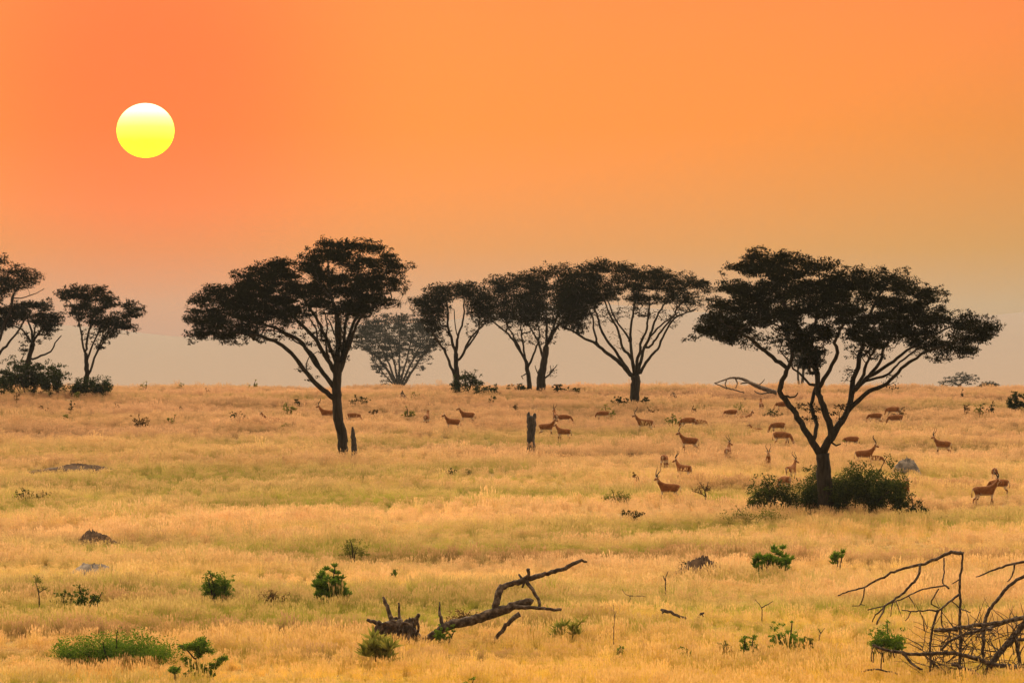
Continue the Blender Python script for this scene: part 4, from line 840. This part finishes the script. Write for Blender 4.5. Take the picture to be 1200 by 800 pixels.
# big fallen dead tree in the right corner, traced from a 4x crop with its corner at (940, 600)
def q4(s, part, w0, w1, o0, o1):
    n = len(s); return (part, [(940 + a / 4, 600 + b / 4, w0 + (w1 - w0) * i / (n - 1)) for i, (a, b) in enumerate(s)], o0, o1)
FT = [q4([(1140, 380), (1100, 440), (1040, 520), (990, 580), (950, 630), (900, 690), (840, 810)], 'trunk', 7.5, 7, .6, -.2),
      q4([(745, 190), (700, 188), (640, 210), (560, 245), (480, 262), (400, 295), (300, 345), (220, 368), (168, 390)], 'branch', 4.6, 1.4, .2, 1.4),
      q4([(755, 185), (748, 260), (738, 350), (741, 450), (738, 520), (745, 590), (740, 680), (744, 790)], 'branch', 2.6, 4.2, .2, 0),
      q4([(550, 245), (545, 300), (490, 360), (430, 410), (390, 440), (370, 480), (350, 525)], 'branch', 3.4, 2, .6, -.2),
      q4([(686, 358), (670, 345), (620, 350), (550, 365), (480, 400), (430, 420), (380, 438), (308, 457)], 'branch', 2.2, 1.4, -.4, .4), q4([(385, 442), (345, 480), (330, 512)], 'twig', 2, 1.4, .1, .4), q4([(292, 355), (285, 400), (268, 436), (235, 438)], 'twig', 1.8, 1, 1.0, 1.3), q4([(272, 430), (295, 436)], 'twig', 1, .7, 1.2, 1.2),
      q4([(735, 385), (690, 420), (640, 458), (580, 460), (520, 464), (468, 458)], 'branch', 3, 1.2, .1, -.8), q4([(510, 464), (498, 490), (483, 508)], 'twig', 1.6, 1, -.7, -.6), q4([(665, 215), (666, 280), (660, 330), (690, 357)], 'twig', 2, 1.6, .4, -.3), q4([(640, 358), (615, 400), (605, 430), (642, 450)], 'twig', 1.8, 1.4, -.3, -.2),
      q4([(640, 460), (615, 520), (606, 580), (600, 650), (604, 760)], 'branch', 3, 2.8, -.2, -.5), q4([(656, 450), (652, 500), (660, 540), (650, 560)], 'twig', 2, 1.5, 0, .2), q4([(740, 310), (720, 325), (700, 335)], 'twig', 1.8, .9, .1, .1), q4([(740, 450), (770, 460), (790, 470)], 'twig', 2, 1, 0, -.2), q4([(700, 415), (730, 440), (740, 455)], 'twig', 1.4, 1.4, 0, 0), q4([(440, 415), (455, 455), (465, 490)], 'twig', 1.4, .8, .1, 0), q4([(500, 392), (520, 420), (530, 450)], 'twig', 1.4, .8, 0, -.2), q4([(425, 425), (415, 460), (412, 490)], 'twig', 1.4, .8, .3, .3),
      q4([(620, 555), (700, 548), (800, 532), (900, 520), (1000, 502), (1110, 470)], 'branch', 4, 5.5, -.8, .4), q4([(640, 545), (660, 555), (690, 548), (730, 556)], 'branch', 5, 3.4, -.7, -.6), q4([(760, 545), (850, 545), (940, 520), (1010, 490)], 'branch', 3, 4, .6, .8),
      q4([(1080, 215), (1040, 230), (990, 240), (920, 260), (860, 285), (815, 302)], 'branch', 4, 1.4, .8, 1.6), q4([(998, 240), (985, 300), (960, 325)], 'twig', 2.4, 1.2, 1, .8), q4([(1110, 250), (1040, 300), (980, 335), (940, 380), (900, 430), (862, 490), (848, 560), (850, 640), (846, 760)], 'branch', 4, 4.4, .8, .2),
      q4([(330, 620), (370, 640), (450, 655), (520, 665), (600, 662), (700, 660), (800, 680), (880, 710), (960, 720), (1060, 740)], 'branch', 3, 6, -1.0, -.6), q4([(470, 660), (500, 690), (525, 715), (565, 735)], 'branch', 4, 2.4, -.9, -1.3), q4([(275, 747), (340, 735), (430, 750), (460, 760)], 'branch', 2.4, 1.6, -1.5, -1.4), q4([(650, 645), (700, 600), (760, 572), (830, 555), (890, 545)], 'branch', 3, 4, -.5, .1), q4([(700, 710), (760, 730), (832, 762)], 'branch', 4, 3.4, -1.2, -1.4), q4([(1000, 560), (1010, 640), (1020, 720), (1030, 780)], 'branch', 5, 4, .2, -.2), q4([(1120, 560), (1060, 590), (1000, 600), (930, 640)], 'branch', 5, 3, .5, -.3)]
for i in range(190):
    x0 = rng.uniform(560, 1070); y0 = rng.uniform(540, 790); a = rng.uniform(0, 3.14); ln = rng.uniform(50, 190); o = rng.uniform(-1, 1)
    c = np.array([math.cos(a), -abs(math.sin(a))]) * ln
    FT.append(q4([(x0, y0), (x0 + c[0] * .5 + rng.normal(0, 9), y0 + c[1] * .5 + rng.normal(0, 9)), (x0 + c[0], y0 + c[1])], 'twig', rng.uniform(.8, 1.9), .4, o, o + rng.uniform(-.4, .4)))
for i in range(5):
    x0 = rng.uniform(300, 520); y0 = rng.uniform(640, 690); 
    FT.append(q4([(x0 + rng.normal(0, 6), y0 + rng.uniform(25, 60)), (x0, y0), (x0 + rng.normal(0, 16), y0 - rng.uniform(10, 40))], 'twig', 1.6, .8, -1, -1.2))
wood('fallen_tree', 'large tangled dead tree lying in the bottom right corner', 'dead tree', 1130, 778, FT, 'deadwood')
# ------------------------------------------------------------------ antelopes
m, nt, out = new_mat('antelope_coat')
tc = nd(nt, 'ShaderNodeTexCoord'); nz = nd(nt, 'ShaderNodeTexNoise'); nz.inputs['Scale'].default_value = 7; nz.inputs['Detail'].default_value = 4; nt.links.new(tc.outputs['Object'], nz.inputs['Vector'])
rp = ramp(nt, nz.outputs['Fac'], [(.3, (.145, .050, .016)), (.7, (.28, .108, .034))])
def _mix(a, fac, col):
    mm = nd(nt, 'ShaderNodeMix', data_type='RGBA'); nt.links.new(fac, mm.inputs['Factor']); nt.links.new(a, mm.inputs[6]); mm.inputs[7].default_value = (*col, 1); return mm.outputs[2]
a1 = nd(nt, 'ShaderNodeAttribute', attribute_name='pale'); a2 = nd(nt, 'ShaderNodeAttribute', attribute_name='dark')
cc = _mix(_mix(rp.outputs['Color'], a1.outputs['Fac'], (.62, .50, .38)), a2.outputs['Fac'], (.035, .020, .014))
b = nd(nt, 'ShaderNodeBsdfPrincipled'); b.inputs['Roughness'].default_value = .8; b.inputs['Specular IOR Level'].default_value = .15
nt.links.new(cc, b.inputs['Base Color']); nt.links.new(b.outputs[0], out.inputs['Surface']); M['coat'] = m
M['horn'] = noise_mat('horn', [(.3, (.02, .015, .012)), (.7, (.06, .045, .035))], 9, 3, .6, .4)

def antelope_proto(pose, turn, male):
    V = []; E = []; Rd = []
    def add(p, r, par=None):
        V.append(Vector(p)); Rd.append(r)
        if par is not None: E.append((par, len(V) - 1))
        return len(V) - 1
    dz = -.42 if pose == 'lie' else 0.0
    pel = add((-.46, 0, .80 + dz), .205)
    rump = add((-.60, 0, .80 + dz), .15, pel)
    mid = add((-.18, 0, .725 + dz), .245, pel); che = add((.14, 0, .72 + dz), .26, mid); sho = add((.34, 0, .78 + dz), .225, che)
    if pose == 'graze':
        nk = [((.52, 0, .74), .13), ((.66, 0, .58), .10), ((.74, 0, .43), .085)]; hb = Vector((.78, 0, .30)); hd = Vector((.35, 0, -.94))
    else:
        nk = [((.47, 0, .91 + dz), .150), ((.55, 0, 1.01 + dz), .112), ((.62, 0, 1.09 + dz), .092)]; hb = Vector((.67, 0, 1.17 + dz)); hd = Vector((.93, 0, -.36))
    if turn:
        c, s = math.cos(turn), math.sin(turn); hd = Vector((hd.x * c, hd.x * s, hd.z)); hb = hb + Vector((-.03, .04 * s, 0))
    hd.normalize(); hs = Vector((0, 0, 1)).cross(hd).normalized(); hu = hd.cross(hs).normalized()
    p = sho
    for q, r in nk: p = add(q, r, p)
    h0 = add(hb, .092, p); h1 = add(hb + hd * .11 - hu * .012, .074, h0); h2 = add(hb + hd * .21 - hu * .022, .042, h1); add(hb + hd * .27 - hu * .022, .034, h2)
    for s in (1, -1):
        e0 = add(hb - hd * .03 + hs * .075 * s + hu * .03, .024, h0); e1 = add(hb - hd * .06 + hs * .14 * s + hu * .06, .034, e0); add(hb - hd * .085 + hs * .20 * s + hu * .08, .010, e1)
    t = add((-.685, 0, .78 + dz), .026, rump); t = add((-.72, .01, .62 + dz), .022, t); add((-.71, .02, .45 + dz), .03, t)
    for s in (1, -1):
        k = .06 * s
        if pose == 'lie':
            a = add((.36, .13 * s, .26), .07, sho); a = add((.52, .13 * s, .12), .038, a); a = add((.36, .15 * s, .06), .03, a); add((.22, .16 * s, .05), .028, a)
            a = add((-.44, .16 * s, .28), .12, pel); a = add((-.22, .20 * s, .14), .06, a); a = add((-.52, .2 * s, .07), .035, a); add((-.28, .21 * s, .05), .028, a)
        else:
            a = add((.34, .105 * s, .60), .085, sho); a = add((.335 + k * .3, .105 * s, .43), .046, a); a = add((.335 + k, .10 * s, .25), .031, a); a = add((.33 + k * 1.2, .10 * s, .07), .024, a); add((.36 + k * 1.2, .10 * s, .015), .030, a)
            a = add((-.50, .11 * s, .63), .115, pel); a = add((-.40 - k, .115 * s, .49), .066, a); a = add((-.57 - k, .11 * s, .345), .036, a); a = add((-.545 - k, .11 * s, .08), .025, a); add((-.515 - k, .11 * s, .015), .030, a)
    me = bpy.data.meshes.new('tmp'); me.from_pydata([tuple(v) for v in V], E, []); ob = bpy.data.objects.new('tmp', me); COL.objects.link(ob)
    sk = ob.modifiers.new('s', 'SKIN'); sk.use_smooth_shade = True; sk.branch_smoothing = .6
    if not me.skin_vertices: me.skin_vertices  # created by the modifier
    sv = me.skin_vertices[0].data if len(me.skin_vertices) else None
    if sv is None:
        bm = bmesh.new(); bm.from_mesh(me); bm.verts.layers.skin.verify(); bm.to_mesh(me); bm.free(); sv = me.skin_vertices[0].data
    for i, r in enumerate(Rd):
        wide = .80 if i in (pel, mid, che, sho) else 1.0
        sv[i].radius = (r * wide, r); sv[i].use_root = (i == 0)
    ss = ob.modifiers.new('u', 'SUBSURF'); ss.levels = 2; ss.render_levels = 2
    dg = bpy.context.evaluated_depsgraph_get(); dg.update()
    body = bpy.data.meshes.new_from_object(ob.evaluated_get(dg)); bpy.data.objects.remove(ob)
    body.name = 'body'; n = len(body.vertices); co = np.empty(n * 3, np.float32); body.vertices.foreach_get('co', co); co = co.reshape(-1, 3); fin = co * np.array([.90, 1.08, 1.16], np.float32); body.vertices.foreach_set('co', fin.ravel())
    pale = np.zeros(n); dark = np.zeros(n)
    def spot(c, r, arr, a=1.0):
        d = np.linalg.norm(co - np.array(c), axis=1); np.maximum(arr, a * np.clip(1.6 * (1 - d / r), 0, 1), out=arr)
    trunk = (np.abs(co[:, 0]) < .62); pale = np.where(trunk & (co[:, 2] > .42 + dz), np.clip((.60 + dz - co[:, 2]) / .06, 0, 1), 0) * .9
    spot(hb + hd * .06 - hu * .13, .13, pale); spot(hb + hd * .26 - hu * .05, .06, pale, .8); spot((-.70, 0, .70 + dz), .14, pale, .8)
    for s in (1, -1):
        spot(hb - hd * .05 + hs * .15 * s + hu * .05, .10, pale, .8); spot(hb + hd * .07 + hs * .06 * s + hu * .03, .06, pale); spot(hb + hd * .08 + hs * .07 * s + hu * .025, .028, dark)
    spot(hb + hd * .29, .03, dark); spot((-.71, .02, .45 + dz), .1, dark)
    if pose != 'lie': dark = np.maximum(dark, np.where((co[:, 0] > .33) & (co[:, 2] < .5) & (np.abs(co[:, 0] - .37) < .1), np.clip((.45 - co[:, 2]) / .1, 0, 1) * .7, 0)); pale = np.where((co[:, 2] < .3) & (np.abs(co[:, 0]) < .7), .25, pale)
    for nm, arr in (('pale', pale), ('dark', dark)):
        at = body.attributes.new(nm, 'FLOAT', 'POINT'); at.data.foreach_set('value', arr.astype(np.float32))
    body.materials.clear(); body.materials.append(M['coat'])
    horns = []
    if male:
        for s in (1, -1):
            b0 = hb - hd * .005 + hs * .035 * s + hu * .055
            pts = [b0, b0 + hu * .09 - hd * .05 + hs * .03 * s, b0 + hu * .15 - hd * .14 + hs * .085 * s, b0 + hu * .20 - hd * .24 + hs * .12 * s, b0 + hu * .27 - hd * .30 + hs * .11 * s, b0 + hu * .36 - hd * .29 + hs * .08 * s]
            q = resample([(p.x * .90, p.y * 1.08, p.z * 1.16) for p in pts], .03); tb = TB(); rr = np.linspace(.032, .009, len(q)) * (1 + .10 * (np.arange(len(q)) % 2)); tb.tube(q, rr, 8); horns.append(tb)
    return body, horns
PROTO = {}
def antelope(X, Y, face, pose, male, label, scale=1.0, turn=0.0, d=None):
    """face: heading in degrees, 0 = to the right in the photo, 180 = left, 90 = away from the camera"""
    d = d or hit(X, Y); x = (X - 600) / F * d; z = gz(x, d); key = (pose, round(turn, 2), male)
    if key not in PROTO:
        root = thing('antelope', (0, 0, 0), '', 'antelope', 'antelopes spread over the plain')
        body, horns = antelope_proto(*key)
        o = bpy.data.objects.new('body', body); COL.objects.link(o); o.parent = root
        for tb in horns: tb.build('horn', M['horn'], root)
        PROTO[key] = root
    else:
        src = PROTO[key]; root = src.copy(); COL.objects.link(root)
        for ch in src.children:
            c_ = ch.copy(); COL.objects.link(c_); c_.parent = root
    root.location = (x, d, z); root.rotation_euler = (0, 0, R(face)); root.scale = (scale * .94,) * 3
    root['label'] = label
    return root
AN = [(783, 580, 180, 'alert', 1, 'proud horned ram standing alone in pale grass, head turned, largest in the middle group', 1.12, .75),
      (801, 555, 140, 'alert', 1, 'horned antelope just behind and above the proud ram, seen half from behind', 1.0, .5),
      (779, 541, 75, 'graze', 0, 'antelope seen from behind with head down, left of the middle group', .95, 0),
      (807, 523, 180, 'alert', 1, 'long bodied horned antelope in profile above the middle group', 1.08, 0),
      (853, 534, 80, 'alert', 1, 'horned antelope seen from behind left of the largest acacia, head turned right', 1.0, -.9),
      (755, 502, 180, 'alert', 1, 'horned antelope in left profile just below the umbrella acacia', 1.12, 0),
      (806, 498, 150, 'graze', 0, 'antelope grazing behind the grey green shrub', 1.05, 0),
      (821, 497, 20, 'graze', 0, 'antelope with head down right of the grey green shrub', .85, 0),
      (900, 544, -90, 'alert', 1, 'antelope facing the camera with V shaped horns near the largest acacia', .95, 0),
      (927, 556, 60, 'alert', 1, 'horned antelope looking right just left of the largest acacia trunk', 1.0, -.6),
      (919, 568, 120, 'graze', 0, 'antelope with head lowered at the left edge of the largest acacia bush', 1.0, 0),
      (911, 503, 200, 'graze', 0, 'upper of two hunched grazing antelopes left of the acacia fork', 1.0, 0),
      (917, 517, -25, 'graze', 0, 'lower of two hunched grazing antelopes left of the acacia fork', 1.15, 0),
      (530, 499, 190, 'alert', 0, 'dark antelope in left profile, lower of two in the centre left field', 1.0, 0),
      (547, 491, 180, 'alert', 0, 'upper antelope of two in the centre left field', 1.0, 0),
      (500, 492, 80, 'alert', 0, 'slim antelope seen end on left of the centre left pair', .9, 0),
      (415, 490, 10, 'graze', 0, 'antelope grazing just right of the large left acacia trunk', .9, 0),
      (383, 489, 180, 'alert', 1, 'antelope half hidden by the large left acacia trunk', 1.05, 0),
      (317, 491, 180, 'lie', 0, 'antelope lying in the grass left of the large left acacia trunk', 1.15, 0),
      (641, 505, 0, 'alert', 1, 'antelope facing right next to the thick grey stump', 1.0, 0),
      (651, 491, 100, 'alert', 1, 'faint antelope farthest back of the group right of the grey stump', .9, .5),
      (662, 492, 0, 'graze', 0, 'antelope grazing at the back right of the group beside the grey stump', .9, 0),
      (660, 510, 160, 'alert', 0, 'antelope lowest and nearest of the group right of the grey stump', .95, 0),
      (706, 487, 180, 'graze', 0, 'lone grazing antelope beside the faint grey shrub left of the umbrella acacia', .85, 0),
      (856, 486, 180, 'graze', 0, 'light antelope with head down below the fallen grey tree', .9, 0),
      (872, 488, 0, 'lie', 0, 'antelope resting in front of the pale olive shrub', 1.05, 0),
      (892, 478, 90, 'alert', 0, 'tiny upright antelope seen end on below the fallen grey tree', .9, 0),
      (917, 478, 180, 'graze', 0, 'reddish antelope seen through the left fork of the largest acacia', 1.0, 0),
      (1025, 491, 180, 'graze', 0, 'lone grazing antelope to the right of the largest acacia forks', .95, 0),
      (1049, 494, 180, 'graze', 0, 'front antelope of two at the right with pale belly, head down', 1.0, 0),
      (1046, 484, 150, 'graze', 0, 'rear antelope of two at the right beside pale brown shrub', 1.0, 0),
      (1104, 526, 180, 'alert', 1, 'lone horned antelope standing in the open right field', 1.0, .4),
      (1014, 539, 0, 'alert', 1, 'horned antelope looking right above the bush under the largest acacia', 1.1, 0),
      (1027, 539, -10, 'graze', 0, 'antelope partly hidden just right of the horned one above the acacia bush', .8, 0),
      (1155, 585, 0, 'alert', 1, 'nearest dark horned antelope at the right edge of the field', 1.2, .5),
      (1170, 573, 160, 'graze', 0, 'antelope grazing directly behind the nearest dark horned one at right', 1.05, 0),
      (1166, 558, 80, 'graze', 0, 'topmost antelope of three at the right edge seen from behind', 1.0, 0),
      (1062, 577, -90, 'alert', 0, 'antelope facing the camera between the boulder and the acacia bush', .95, 0),
      (997, 519, 190, 'graze', 0, 'pale hunched antelope just right of the largest acacia trunk', .95, 0),
      (886, 500, 170, 'lie', 0, 'small antelope resting low in the grass left of the hunched pair', .8, 0)]
for X, Y, face, pose, male, lb, sc, tn in AN: antelope(X, Y, face, pose, male, lb, sc, tn)
build_grass()
